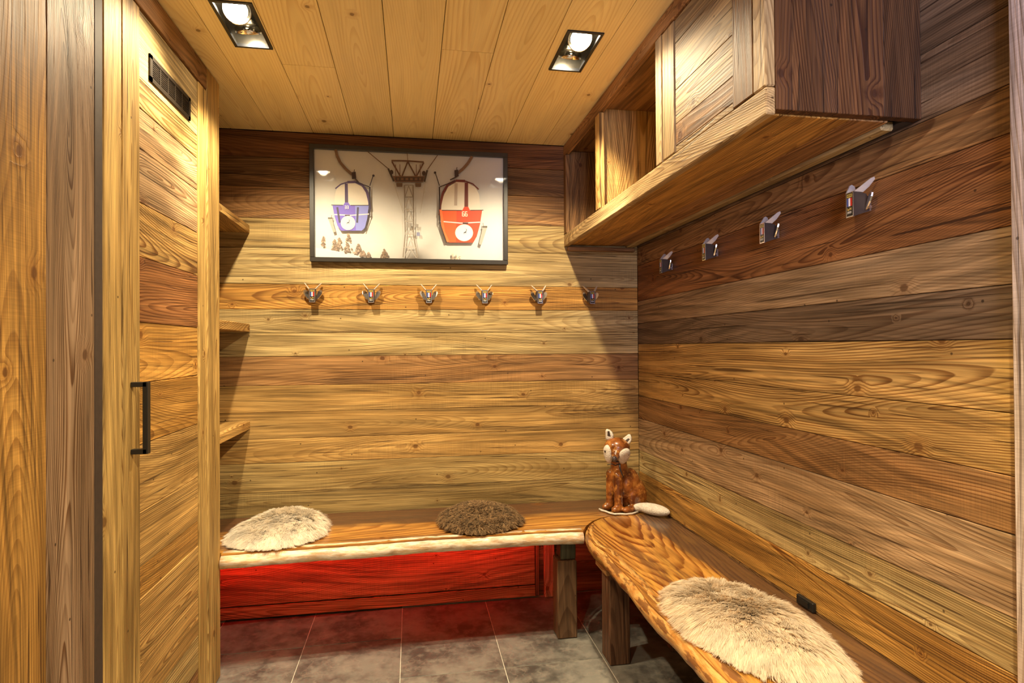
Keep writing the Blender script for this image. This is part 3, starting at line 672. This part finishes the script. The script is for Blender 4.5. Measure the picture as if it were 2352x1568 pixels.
P.build('print', M['print'], pic, tilt)
bm = bmesh.new(); addbox(bm, IX0, IX1, PY-.0115, PY-.002, IZ0, IZ1); link('backing', to_mesh(bm, 'backing'), M['frame'], pic, tilt)
bm = bmesh.new(); addbox(bm, IX0-.001, IX1+.001, PY-.0285, PY-.0265, IZ0-.001, IZ1+.001); link('glass', to_mesh(bm, 'glass'), M['glass'], pic, tilt)

# ================================================================ HOOKS (old ski binding toe pieces)
def prism(pts, t, axis='x'):
    """extrude a 2D outline (a, z) by thickness t; axis x: outline lies in the y-z plane"""
    n = len(pts); V = [(-t/2, a_, z_) for a_, z_ in pts]+[(t/2, a_, z_) for a_, z_ in pts]
    Fc = [list(range(n))[::-1], list(range(n, 2*n))]+[[i, (i+1) % n, (i+1) % n+n, i+n] for i in range(n)]
    return V, Fc
def make_hook():
    # local frame: -y points into the room, wall surface is y = 0, origin at the mount
    t = thing('coat_hook', (0, 0, 0), 'x', 'hook', 'x')
    I4 = Matrix.Identity(4)
    bm = bmesh.new(); addbox(bm, -.0095, .0095, -.030, .0, -.020, .012); bmesh.ops.bevel(bm, geom=bm.edges[:], offset=.002, segments=1, affect='EDGES')
    link('mount', to_mesh(bm, 'mount'), M['chrome'], t, I4)
    bm = bmesh.new(); addbox(bm, -.0125, .0125, -.0565, -.0525, -.034, .030)
    link('front_plate', to_mesh(bm, 'front_plate'), M['chrome'], t, I4)
    D2 = Print2D(lambda x, y, k: (x*.001, -.0566-.00005*k, y*.001))
    D2.poly([(-10.6, -31), (10.6, -31), (10.6, 28), (-10.6, 28)], (22, 18, 16))
    D2.poly([(-9, 17), (9, 17), (9, 25.5), (-9, 25.5)], (196, 172, 84))
    for i in range(4): D2.poly([(-7.5+i*4, 19), (-5.2+i*4, 19), (-5.2+i*4, 24), (-7.5+i*4, 24)], (60, 48, 20))
    for x0, c in ((-9.4, (58, 78, 150)), (-3.1, (235, 232, 240)), (3.2, (190, 44, 30))): D2.poly([(x0, -6), (x0+6.2, -6), (x0+6.2, 15), (x0, 15)], c)
    D2.path([(-6.5, -10), (-6.5, -16), (-1.5, -16), (-1.5, -13.4), (-4, -13.4)], 1.6, (206, 178, 92)); D2.path([(1.5, -16), (1.5, -10), (6.5, -16), (6.5, -10)], 1.6, (206, 178, 92))
    for i in range(3): D2.path([(-6.5+i*5, -25), (-6.5+i*5, -20), (-3.2+i*5, -20), (-3.2+i*5, -25)], 1.2, (225, 220, 210))
    D2.build('badge', M['decal'], t, I4)
    for s_ in (-1, 1):
        V, Fc = prism([(-.056, -.034), (-.012, -.020), (-.008, .006), (-.020, .024), (-.050, .032), (-.056, .030)], .0022)
        V = [(x_+s_*.0136, y_, z_) for x_, y_, z_ in V]
        # above the cheek a thin plate flares outwards to a horn
        Vh, Fh = prism([(-.0555, .029), (-.030, .028), (-.020, .040), (-.014, .056), (-.019, .061), (-.026, .058)], .0042)
        Vh = [(x_+s_*(.0138+max(0, z_-.029)*.78), y_, z_) for x_, y_, z_ in Vh]
        link('horn', mesh('horn', Vh, Fh), M['horn'], t, I4)
        link('cheek_plate', mesh('cheek_plate', V, Fc), M['cheek'], t, I4)
        n = 12; pts = [(.011*math.sin(a_)*(1-.45*math.cos(a_)), .025*math.cos(a_)) for a_ in [2*math.pi*i/n for i in range(n)]]
        V, Fc = prism([(p_[0], -p_[1]) for p_ in pts], .004)
        mm = Matrix.Translation((s_*.028, -.024, .004)) @ Matrix.Rotation(s_*math.radians(26), 4, 'Y') @ Matrix.Rotation(math.radians(65)*s_, 4, 'Z')
        link('wing_lever', mesh('wing_lever', V, Fc), M['chrome'], t, mm)
    bm = bmesh.new(); bmesh.ops.create_cone(bm, cap_ends=True, segments=12, radius1=.004, radius2=.004, depth=.058)
    bmesh.ops.rotate(bm, verts=bm.verts, matrix=Matrix.Rotation(math.pi/2, 3, 'Y')); bmesh.ops.translate(bm, verts=bm.verts, vec=(0, -.020, -.012))
    link('pivot', to_mesh(bm, 'pivot'), M['chrome'], t, I4)
    return t
hook0 = make_hook(); first = [True]
def place_hook(loc, rz, label, group):
    if first[0]: t = hook0; first[0] = False
    else:
        t = hook0.copy(); C.objects.link(t)
        for ch in list(hook0.children):
            c = ch.copy(); C.objects.link(c); c.parent = t
    t.matrix_basis = Matrix.Translation(loc) @ Matrix.Rotation(rz, 4, 'Z'); t['label'] = label; t['group'] = group
bl = ['leftmost chrome ski-binding hook on the back wall', 'second chrome ski-binding hook from left on back wall', 'third chrome ski-binding hook from left, below the pylon in the picture',
      'fourth chrome ski-binding hook from left, below the red gondola', 'fifth chrome ski-binding hook, just right of the picture on back wall', 'rightmost back wall ski-binding hook, in the cabinet shadow']
for i, x in enumerate((-.462, -.189, .084, .358, .634, .905)):
    place_hook((x, 2.9475, 1.512), rnd.uniform(-.05, .05), bl[i], 'ski-binding hooks along the back wall')
rl = ['nearest and largest ski-binding hook on the right wall', 'second nearest ski-binding hook on the right wall', 'third ski-binding hook on the right wall, second from corner', 'ski-binding hook on the right wall closest to the corner']
for i, y in enumerate((1.352, 1.738, 2.123, 2.525)):
    place_hook((1.1705, y, 1.625), -math.pi/2, rl[i], 'ski-binding hooks along the right wall')

# ================================================================ BENCHES
ZT, ZB = .470, .420
def slab_mesh(name, outline, z0, z1, xf):
    """flat slab from a plan outline; xf maps world xy to local xy"""
    pts = [xf(*p) for p in outline]; n = len(pts)
    V = [(a_, b_, z1) for a_, b_ in pts]+[(a_, b_, z0) for a_, b_ in pts]
    area = sum(pts[i][0]*pts[(i+1) % n][1]-pts[(i+1) % n][0]*pts[i][1] for i in range(n))
    top = list(range(n)) if area > 0 else list(range(n))[::-1]
    Fc = [top, [i+n for i in top[::-1]]]
    for i in range(n):
        j = (i+1) % n; q = [i, j, j+n, i+n]; Fc.append(q[::-1] if area > 0 else q)
    return mesh(name, V, Fc)
def edge_mesh(name, line, outward, z0, z1, xf, seed):
    """live edge: a bulging irregular strip hung on the front line of a slab"""
    r_ = random.Random(seed); prof = [(-.040, z1-.003), (-.040, z1+.0010), (-.022, z1+.0008), (-.004, z1-.003), (.010, z1-.010), (.018, z1-.022), (.019, z1-.036), (.010, z0-.002), (-.002, z0)]
    V = []; k = len(prof); ph = r_.uniform(0, 6)
    for i, ((x, y), (ox, oy)) in enumerate(zip(line, outward)):
        b = 1+.12*math.sin(i*.40+ph)+.08*math.sin(i*1.3+ph*2)+r_.uniform(-.06, .06)
        for j, (o, z) in enumerate(prof):
            oo = o*b if o > 0 else o
            lx, ly = xf(x+ox*oo, y+oy*oo)
            V.append((lx, ly, z+(r_.uniform(-.0015, .0015) if 0 < j < k-1 else 0)))
    Fc = []
    for i in range(len(line)-1):
        for j in range(k-1): Fc.append([i*k+j, i*k+j+1, (i+1)*k+j+1, (i+1)*k+j])
        Fc.append([i*k+k-1, i*k, (i+1)*k, (i+1)*k+k-1])
    Fc += [list(range(k))[::-1], [(len(line)-1)*k+j for j in range(k)]]
    me = mesh(name, V, Fc, True)
    bm = bmesh.new(); bm.from_mesh(me); bmesh.ops.recalc_face_normals(bm, faces=bm.faces); bm.to_mesh(me); bm.free(); return me
# back bench
bb = thing('bench', (.2, 2.7, 0), 'long live-edge slab bench along the back wall', 'bench', 'live-edge slab benches')
r2 = random.Random(5)
def wav(t, a_=.006): return a_*math.sin(t*5.1)+a_*.6*math.sin(t*13+1)
N = 46; front = []
for i in range(N+1):
    x = -.728+(.722+.728)*i/N
    y = 2.438+.03*min(1, (x+.728)/.5)+wav(x)      # the left end reaches further forward
    front.append((x, y))
curve = [(.742, 2.500), (.762, 2.535), (.800, 2.585), (.850, 2.628), (.900, 2.650), (1.168, 2.656)]
outl = [(-1.092, 2.462), (-.733, 2.462)]+front+curve+[(1.168, 2.946), (-1.092, 2.946)]
mB = Matrix.Translation((.15, 2.72, 0)); xB = lambda x, y: (x-.15, y-2.72)
SL = (.56, .255, .052)
link('seat', slab_mesh('seat', outl, ZB, ZT, xB), M['slab'], bb, mB, T(SL, 1.0, .9), 402)
link('live_edge', edge_mesh('live_edge', front, [(0, -1)]*len(front), ZB, ZT, xB, 3), M['live'], bb, mB, (.97, .84, .66, .40), 4, label='pale barkless live edge')
# right bench
rb = thing('bench', (.93, 1.8, 0), 'shorter live-edge slab bench along the right wall with rounded end', 'bench', 'live-edge slab benches')
N2 = 44; fl = []; ou = []
c2 = [(.905, 2.640), (.858, 2.620), (.810, 2.578), (.774, 2.530), (.750, 2.486), (.733, 2.430), (.722, 2.36), (.718, 2.28)]
for i in range(N2+1):
    y = 2.20-(2.20-.70)*i/N2; fl.append((.724+wav(y*1.3, .007)+.008*(2.2-y), y)); ou.append((-1, 0))
cu = []
for i, p in enumerate(c2):
    a_ = max(0, 1-i/6.0); cu.append(Vector((-1, a_*.9, 0)).normalized()[:2])
mR = Matrix.Translation((.93, 1.7, 0)) @ Matrix.Rotation(math.pi/2, 4, 'Z'); xR = lambda x, y: (y-1.7, -(x-.93))
outl2 = [(1.166, .70), (1.166, 2.648), (.925, 2.645)]+c2+fl
link('seat', slab_mesh('seat', outl2, ZB, ZT+.001, xR), M['slab_right'], rb, mR, T(SL, .98, 1.25), 405)
link('live_edge', edge_mesh('live_edge', c2[3:]+fl, [(c[0]*.55, c[1]*.3) for c in cu[3:]]+ou, ZB, ZT+.001, xR, 9), M['live'], rb, mR, (.66, .38, .12, .95), 9, label='mottled golden live edge')
# legs
PST = T((.19, .105, .055), 1, .7)
rng_box('leg', (.615, .702), (2.489, 2.575), (.001, .336), 2, M['post'], bb, PST, .004, idx=420)
rng_box('leg_block', (.632, .700), (2.500, 2.570), (.337, .419), 2, M['post'], bb, T((.07, .065, .035), 1, .3), .003, idx=421)
rng_box('leg', (-1.06, -.975), (2.53, 2.61), (.001, .419), 2, M['post'], bb, PST, .004, idx=422)
rng_box('leg', (.765, .850), (2.245, 2.345), (.001, .419), 2, M['post'], rb, T((.17, .085, .045), 1, .8), .004, idx=423)
rng_box('leg', (.765, .850), (1.05, 1.15), (.001, .419), 2, M['post'], rb, PST, .004, idx=424)
rng_box('bracket', (.744, .764), (2.225, 2.36), (.362, .419), 1, M['old'], rb, T(BROWN, 1.3, .6), .003, idx=425)
rng_box('leg', (1.05, 1.14), (2.30, 2.38), (.001, .419), 2, M['post'], rb, PST, .004, idx=426)
# red light strip under the back bench
ls = thing('light_strip', (-.15, 2.62, ZB), 'red glowing light strip fixed under the back bench', 'light')
rng_box('shield_lip', (-1.03, .59), (2.6555, 2.667), (ZB-.024, ZB-.0215), 0, M['post'], ls, PST, .0002, idx=428, across=1)  # unseen shield added to keep direct red light off the floor
rng_box('mount', (-1.03, .59), (2.640, 2.655), (ZB-.030, ZB-.001), 0, M['post'], ls, PST, .001, idx=427)  # unseen batten added to carry the strip and block its light forward
bm = bmesh.new(); addbox(bm, -1.03, .57, 2.656, 2.661, ZB-.018, ZB-.006); link('strip', to_mesh(bm, 'strip'), M['led'], ls)

# ================================================================ SHEEPSKINS
def fur(name, outline, label, color, hair_len, n, seed, zbase=ZT+.005, dome=.035, curl=.5, droop=.5, per=26, pull=.55, chaos=.55, spread=.0052, tilt=(0, 0), root=.90, comb=(0, -.7), wide=1.0, cvar=(.86, 1.06), upright=.62):
    """outline in world xy; a stuffed pelt with tufts of wool as thin blades"""
    g = np.random.default_rng(seed); O = np.array(outline); c0 = O.mean(0); O = O-c0
    # smooth closed outline by radius interpolation over angle
    an = np.arctan2(O[:, 1], O[:, 0]); rr = np.hypot(O[:, 0], O[:, 1]); o_ = np.argsort(an); an, rr = an[o_], rr[o_]
    an = np.concatenate([an-2*np.pi, an, an+2*np.pi]); rr = np.tile(rr, 3)
    rad = lambda a_: np.interp(a_, an, rr)
    t = link(name, None, None, None, Matrix.Translation((c0[0], c0[1], zbase)), label=label, cat='sheepskin', group='sheepskins laid on the benches')
    def height(q, x_, y_): return np.maximum(dome+x_*tilt[0]+y_*tilt[1], .012)*np.clip(1-q**3.2, 0, 1)**.55
    V = []; Fc = []; na, nr = 48, 9
    for j in range(nr+1):
        q = j/nr
        for i in range(na):
            a_ = 2*np.pi*i/na-np.pi; r_ = rad(a_)*.90*q; V.append((r_*np.cos(a_), r_*np.sin(a_), float(height(np.array(q), r_*np.cos(a_), r_*np.sin(a_)))*.80+.002))
    for j in range(nr):
        for i in range(na): p = j*na+i; q_ = j*na+(i+1) % na; Fc.append([p, q_, q_+na, p+na])
    b = len(V)
    for i in range(na): v = V[nr*na+i]; V.append((v[0], v[1], 0.0))
    for i in range(na): Fc.append([nr*na+i, nr*na+(i+1) % na, b+(i+1) % na, b+i])
    Fc.append([b+i for i in range(na)][::-1])
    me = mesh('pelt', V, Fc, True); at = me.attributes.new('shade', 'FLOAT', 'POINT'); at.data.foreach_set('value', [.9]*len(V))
    link('pelt', me, M['wool'], t, WM[t.name], color)
    # clump centres, then strands round them
    nc = n//per; ca_ = g.uniform(-np.pi, np.pi, nc); cq = np.sqrt(g.uniform(0, 1, nc))
    crot = g.uniform(-np.pi, np.pi, nc); clen = g.uniform(.75, 1.25, nc); csh = g.uniform(*cvar, nc)
    ci = g.integers(0, nc, n)
    cr = rad(ca_)*.93*cq; cx = cr*np.cos(ca_); cy = cr*np.sin(ca_)
    k1, k2 = g.uniform(0, 6, 2); crot = np.sin(cx*26+k1)*1.6+np.cos(cy*31+k2)*1.6+g.normal(0, chaos, nc)
    px = cx[ci]+g.normal(0, spread, n); py = cy[ci]+g.normal(0, spread, n)
    pa = np.arctan2(py, px); q = np.clip(np.hypot(px, py)/(rad(pa)*.93), 0, 1.0); sc = np.where(np.hypot(px, py) > rad(pa)*.93, rad(pa)*.93/np.maximum(np.hypot(px, py), 1e-6), 1); px *= sc; py *= sc
    pz = height(q, px, py)*.80+.001
    # direction: up in the middle, out at the rim, swirled per clump
    outx, outy = np.cos(pa), np.sin(pa)
    lean = (.05+1.25*q**3.2)
    dx = outx*lean+curl*np.cos(crot[ci])+comb[0]*(1-q*.5); dy = outy*lean+curl*np.sin(crot[ci])+comb[1]*(1-q*.5); dz = upright-.55*upright*q**1.6
    L = hair_len*clen[ci]*g.uniform(.8, 1.15, n)
    nn = np.sqrt(dx**2+dy**2+dz**2); dx, dy, dz = dx/nn, dy/nn, dz/nn
    tipx = (cx[ci]-px)*pull; tipy = (cy[ci]-py)*pull
    S = 4; pts = np.zeros((n, S, 3))
    ph = g.uniform(0, 6.28, n)
    for s_ in range(S):
        u = s_/(S-1)
        wv = .0022*np.sin(ph+u*5)
        pts[:, s_, 0] = px+dx*L*u+tipx*u*u*.8+wv; pts[:, s_, 1] = py+dy*L*u+tipy*u*u*.8+wv*.7
        pts[:, s_, 2] = pz+dz*L*u-droop*L*u*u*(.45+.55*q)
    pts[:, :, 2] = np.maximum(pts[:, :, 2], .0012+g.uniform(0, .004, n)[:, None])
    wdt = np.array([.00085, .0009, .0007, .00012])*wide
    sa = g.normal(0, .5, n); hx, hy = -dy, dx; hl = np.sqrt(hx**2+hy**2)+1e-6; hx, hy = hx/hl, hy/hl      # blades lie across their lean, so their faces look up
    sd = np.stack([hx*np.cos(sa)-hy*np.sin(sa), hx*np.sin(sa)+hy*np.cos(sa), np.zeros(n)], 1)
    Lf = pts-sd[:, None, :]*wdt[None, :, None]; Rt = pts+sd[:, None, :]*wdt[None, :, None]
    VV = np.stack([Lf, Rt], 2).reshape(-1, 3)
    base = (np.arange(n)*S*2)[:, None]
    fs = []
    for s_ in range(S-1):
        k = s_*2; fs.append(np.concatenate([base+k, base+k+1, base+k+3, base+k+2], 1))
    FF = np.stack(fs, 1).reshape(-1, 4)
    me = bpy.data.meshes.new('wool'); me.vertices.add(len(VV)); me.vertices.foreach_set('co', VV.ravel())
    me.loops.add(FF.size); me.loops.foreach_set('vertex_index', FF.ravel().astype(np.int32))
    me.polygons.add(len(FF)); me.polygons.foreach_set('loop_start', np.arange(0, FF.size, 4, dtype=np.int32)); me.polygons.foreach_set('loop_total', np.full(len(FF), 4, dtype=np.int32))
    me.polygons.foreach_set('use_smooth', np.ones(len(FF), dtype=bool))
    me.update(calc_edges=True)
    sh = (csh[ci][:, None, None]*np.linspace(root, 1.08, S)[None, :, None]*g.uniform(.92, 1.08, n)[:, None, None]*np.ones((1, 1, 2))).ravel()  # roots coloured darker for the shade between tufts
    at = me.attributes.new('shade', 'FLOAT', 'POINT'); at.data.foreach_set('value', sh.astype(np.float32))
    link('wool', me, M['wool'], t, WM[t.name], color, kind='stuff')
    return t
def oval(cx, cy, a_, b_, rot, n=24, jag=.05, seed=1, egg=0.0):
    r_ = random.Random(seed); o = []
    for i in range(n):
        t = 2*math.pi*i/n; k = 1+r_.uniform(-jag, jag); x = a_*math.cos(t)*k; y = b_*math.sin(t)*k*(1+egg*math.cos(t))
        o.append((cx+x*math.cos(rot)-y*math.sin(rot), cy+x*math.sin(rot)+y*math.cos(rot)))
    return o
fur('sheepskin', oval(-.566, 2.650, .200, .200, .25, seed=2, egg=.1), 'cream sheepskin at the left end of the back bench', (.97, .89, .76, 1), .034, 52000, 11, curl=.25, dome=.060, tilt=(.10, .22), comb=(-.3, -.8), wide=1.2)
fur('sheepskin', oval(.300, 2.672, .195, .195, 0, seed=4), 'dark brown sheepskin on the back bench', (.46, .29, .14, 1), .026, 30000, 12, curl=.8, dome=.062, per=9, pull=1.0, chaos=2.5, spread=.0045, tilt=(0, .12), root=.22, comb=(0, -.2), upright=.9, wide=1.7, cvar=(.45, 1.25))
fur('sheepskin', oval(.918, 1.520, .320, .165, -1.42, seed=6, egg=-.02), 'large cream sheepskin on the right bench', (.88, .75, .57, 1), .040, 90000, 13, curl=.28, dome=.050, chaos=.8, comb=(-.4, -.8), wide=1.2)

# ================================================================ FOX
def blob_mesh(name, parts, voxel=.005, smooth_it=6):
    """ellipsoids and tapered limbs fused into one continuous skin"""
    bm = bmesh.new()
    for p in parts:
        if p[0] == 'e':
            _, c, r_, rot = p
            vs = bmesh.ops.create_uvsphere(bm, u_segments=20, v_segments=14, radius=1)['verts']
            m = Matrix.Translation(c) @ rot.to_4x4() @ Matrix.Diagonal((*r_, 1)); bmesh.ops.transform(bm, matrix=m, verts=vs)
        else:
            _, a_, b_, r0, r1 = p; a_, b_ = Vector(a_), Vector(b_); d = b_-a_
            for k in range(9):
                u = k/8; rr = r0+(r1-r0)*u
                vs = bmesh.ops.create_uvsphere(bm, u_segments=14, v_segments=10, radius=rr)['verts']; bmesh.ops.translate(bm, verts=vs, vec=a_+d*u)
    me = bpy.data.meshes.new(name); bm.to_mesh(me); bm.free()
    tmp = bpy.data.objects.new('tmp', me); C.objects.link(tmp)
    md = tmp.modifiers.new('r', 'REMESH'); md.mode = 'VOXEL'; md.voxel_size = voxel; md.use_smooth_shade = True
    sm = tmp.modifiers.new('s', 'SMOOTH'); sm.factor = .5; sm.iterations = smooth_it
    dg = bpy.context.evaluated_depsgraph_get(); dg.update()
    out = bpy.data.meshes.new_from_object(tmp.evaluated_get(dg)); out.name = name
    bpy.data.objects.remove(tmp); 
    for p in out.polygons: p.use_smooth = True
    return out
FOXO = Vector((1.005, 2.735, ZT+.003))
fx = thing('fox_figurine', FOXO, 'brown glazed ceramic fox with white cheeks sitting in the bench corner', 'figurine')
# local fox frame: forward = f (to the left of the picture), s = its side towards the camera
f = Vector((-.90, -.36, 0)).normalized(); s_v = Vector((.36, -.90, 0)).normalized()
def L3(a_, b_, z): return FOXO+f*a_+s_v*b_+Vector((0, 0, z))
RF = Matrix((f, s_v, Vector((0, 0, 1)))).transposed()
def RL(rx=0, ry=0, rz=0): return RF @ Matrix.Rotation(rz, 3, 'Z') @ Matrix.Rotation(ry, 3, 'Y') @ Matrix.Rotation(rx, 3, 'X')
parts = [('e', L3(-.048, 0, .080), (.080, .064, .080), RL()),                  # rump
         ('e', L3(-.015, .012, .125), (.066, .052, .078), RL(ry=-.35)),
         ('e', L3(.028, 0, .165), (.046, .044, .072), RL(ry=-.15)),            # chest
         ('l', L3(.020, 0, .170), L3(.036, .004, .262), .046, .036),           # neck
         ('l', L3(.056, .026, .175), L3(.056, .030, .026), .027, .021), ('l', L3(.056, -.022, .175), L3(.058, -.030, .026), .026, .021),
         ('e', L3(.070, .032, .018), (.031, .021, .018), RL()), ('e', L3(.072, -.032, .018), (.031, .021, .018), RL()),   # front paws
         ('e', L3(-.046, .050, .068), (.058, .026, .064), RL()), ('e', L3(-.030, -.046, .064), (.050, .026, .058), RL()),  # haunches
         ('e', L3(.020, .062, .017), (.038, .019, .017), RL()), ('e', L3(.020, -.060, .017), (.038, .019, .017), RL())]
link('body', blob_mesh('body', parts, .0045), M['fox'], fx)
# head turned to the room
hf = Vector((-.42, -.90, -.10)).normalized(); hs = Vector((.905, -.425, 0)).normalized(); hu = hs.cross(hf).normalized()
if hu.z < 0: hu = -hu
HC = L3(.046, .010, .300)
def H3(a_, b_, c): return HC+hf*a_+hs*b_+hu*c
RH = Matrix((hs, hf, hu)).transposed()
hp = [('e', H3(0, 0, .008), (.062, .054, .046), RH), ('e', H3(.030, 0, -.014), (.030, .040, .026), RH), ('l', H3(.025, 0, -.012), H3(.074, -.002, -.026), .026, .013)]
head = link('head', blob_mesh('head', hp, .004), M['fox'], fx)
bm = bmesh.new(); bmesh.ops.create_uvsphere(bm, u_segments=16, v_segments=12, radius=.0135); bmesh.ops.translate(bm, verts=bm.verts, vec=H3(.086, -.004, -.026))
link('nose', to_mesh(bm, 'nose', True), plain('nose_glaze', (.05, .035, .035), .15, coat=.6), head, label='dark shiny nose')
def leaf_pad(name, pts, thick, mat, M4, par, holes_=(), dome=.0, lab=None):
    """thick rounded pad from a closed outline (x, z), facing local -y"""
    n = len(pts); cx = sum(p[0] for p in pts)/n; cz = sum(p[1] for p in pts)/n; V = []; Fc = []
    rings = [(1.0, thick*.5), (1.0, 0), (.88, -thick*.45-dome*.35), (.55, -thick*.5-dome*.85), (.2, -thick*.5-dome)]
    for k, y in rings:
        for x, z in pts: V.append((cx+(x-cx)*k, y, cz+(z-cz)*k))
    for j in range(len(rings)-1):
        for i in range(n): p = j*n+i; q = j*n+(i+1) % n; Fc.append([p, q, q+n, p+n])
    Fc.append(list(range(n))[::-1]); Fc.append([(len(rings)-1)*n+i for i in range(n)])
    me = mesh(name, V, Fc, True); bm = bmesh.new(); bm.from_mesh(me); bmesh.ops.recalc_face_normals(bm, faces=bm.faces); bm.to_mesh(me); bm.free()
    o = link(name, me, mat, par, M4, label=lab)
    return o
def egg(w_, h_, n=20, tip=.35): return [(w_*math.cos(a_)*(1-tip*math.sin(a_)), h_*math.sin(a_)) for a_ in [2*math.pi*i/n for i in range(n)]]
def facing(c, xdir, zdir, ):
    xd = Vector(xdir).normalized(); zd = Vector(zdir); zd = (zd-xd*zd.dot(xd)).normalized(); yd = zd.cross(xd)
    m = Matrix((xd, yd, zd)).transposed().to_4x4(); m.translation = c; return m
dkspot = plain('dark_glaze_mark', (.04, .025, .02), .5)
def mark(c, xd, zd, pts, off, par):
    V = [(x, -off, z) for x, z in pts]+[(x, -off+.006, z) for x, z in pts]; n = len(pts)
    link('dark_mark', mesh('dark_mark', V, [list(range(n)), list(range(n, 2*n))[::-1]]+[[i, i+n, (i+1) % n+n, (i+1) % n] for i in range(n)]), dkspot, par, facing(c, xd, zd))
tri = [(-.006, .004), (0, -.008), (.005, .006), (0, .002)]
# cheeks: two big white lobes either side of the muzzle
cl = H3(.034, -.040, -.020); cxd = (hs*.80+hf*.62); czd = (hu*.94-hs*.20)
k1 = leaf_pad('cheek', egg(.024, .046, tip=-.12), .012, M['white_clay'], facing(cl, cxd, czd), head, dome=.008, lab='rough white cheek')
mark(cl+hu*.018-hs*.002, cxd, czd, tri, .0172, k1)
c_r = H3(.040, .036, -.026); cxd = (hs*.84-hf*.50); czd = (hu*.60+hs*.75)
k2 = leaf_pad('cheek', egg(.028, .050, tip=-.15), .012, M['white_clay'], facing(c_r, cxd, czd), head, dome=.008, lab='rough white cheek')
mark(c_r+hu*.016+hs*.010, cxd, czd, [(x*1.3, z*1.3) for x, z in tri], .0172, k2)
mark(c_r+hu*.026+hs*.016, cxd, czd, [(x*.9, z*.6) for x, z in tri], .0160, k2)
# ears
ear = [(-.019, -.022), (-.019, .004), (-.018, .024), (-.013, .031), (.002, .028), (.014, .018), (.021, .002), (.018, -.022)]
e1 = H3(-.006, -.036, .060); q1 = leaf_pad('ear', ear, .010, M['white_clay'], facing(e1, hs+hf*.2, hu-hs*.05), head, lab='upright white ear')
mark(e1+hu*.010, hs+hf*.2, hu, [(-.007, -.010), (.008, -.012), (.002, .014), (-.006, .012)], .0068, q1)
e2 = H3(-.004, .046, .040); q2 = leaf_pad('ear', ear, .010, M['white_clay'], facing(e2, hs*.5-hu*.55+hf*.3, hu*.5+hs*.8), head, lab='white ear folded outwards')
mark(e2+hs*.006, hs*.5-hu*.55+hf*.3, hu*.5+hs*.8, [(-.007, -.008), (.007, -.010), (.003, .012), (-.005, .010)], .0068, q2)
# white edging under the paws
def tube(name, pts, r0, mat, par, r1=None, lab=None, n=8):
    V = []; Fc = []; m = len(pts)
    for i, p in enumerate(pts):
        p = Vector(p); d = (Vector(pts[min(i+1, m-1)])-Vector(pts[max(i-1, 0)])).normalized()
        a_ = d.cross(Vector((0, 0, 1))); a_ = a_.normalized() if a_.length > 1e-4 else Vector((1, 0, 0)); b_ = d.cross(a_)
        rr = r0+((r1 if r1 is not None else r0)-r0)*i/(m-1)
        for k in range(n): t = 2*math.pi*k/n; V.append(p+a_*rr*math.cos(t)+b_*rr*math.sin(t))
    for i in range(m-1):
        for k in range(n): Fc.append([i*n+k, i*n+(k+1) % n, (i+1)*n+(k+1) % n, (i+1)*n+k])
    Fc += [list(range(n))[::-1], [(m-1)*n+k for k in range(n)]]
    return link(name, mesh(name, V, Fc, True), mat, par, lab and None or None, label=lab)
tube('paw_edge', [L3(.104, -.055, .0045), L3(.108, -.030, .0045), L3(.104, -.004, .0045), L3(.106, .022, .0045), L3(.100, .050, .0045), L3(.074, .062, .0045), L3(.058, .080, .0045), L3(.024, .088, .0045), L3(-.018, .082, .005)], .0048, M['white_clay'], fx, lab='white edging under the paws')
# ribbon
pts = []
for i in range(21):
    a_ = 2*math.pi*i/20; pts.append(L3(.038+.041*math.cos(a_), .004+.041*math.sin(a_), .240+.004*math.cos(a_)))
rbm = plain('dark_ribbon', (.02, .016, .018), .35)
tube('collar', pts, .0028, rbm, fx, lab='thin black collar cord')
kn = L3(.066, .050, .236)
kk = tube('bow', [kn, kn+Vector((-.022, -.006, -.006)), kn+Vector((-.040, -.006, .002)), kn+Vector((-.062, -.004, -.002))], .0032, rbm, fx, r1=.0016, lab='loose black ribbon end')
tube('bow', [kn, kn+Vector((-.002, -.010, -.020)), kn+Vector((.006, -.012, -.045)), kn+Vector((.014, -.014, -.062))], .0045, rbm, fx, r1=.002)
# tail
td = Vector((.58, -.80, 0)).normalized(); tcn = Vector((1.108, 2.618, ZT+.030))
tp = [('e', tcn, (.088, .036, .026), Matrix((td, Vector((.80, .58, 0)), Vector((0, 0, 1)))).transposed()), ('l', tcn-td*.10+Vector((-.02, .0, -.008)), tcn-td*.05, .016, .022)]
link('tail', blob_mesh('tail', tp, .0045, 4), M['white_clay'], fx, label='pebbled white tail lying on the bench')

# ================================================================ SOCKET low on the right wall
so = thing('wall_socket', (1.17, 1.61, .49), 'small black socket plate on the right wall behind the large sheepskin', 'socket')
bm = bmesh.new(); addbox(bm, 1.158, 1.1705, 1.572, 1.648, .474, .502); bmesh.ops.bevel(bm, geom=bm.edges[:], offset=.002, segments=1, affect='EDGES')
link('plate', to_mesh(bm, 'plate'), M['black'], so)
bm = bmesh.new(); addbox(bm, 1.1545, 1.1585, 1.59, 1.63, .480, .496); link('insert', to_mesh(bm, 'insert'), M['black'], so)
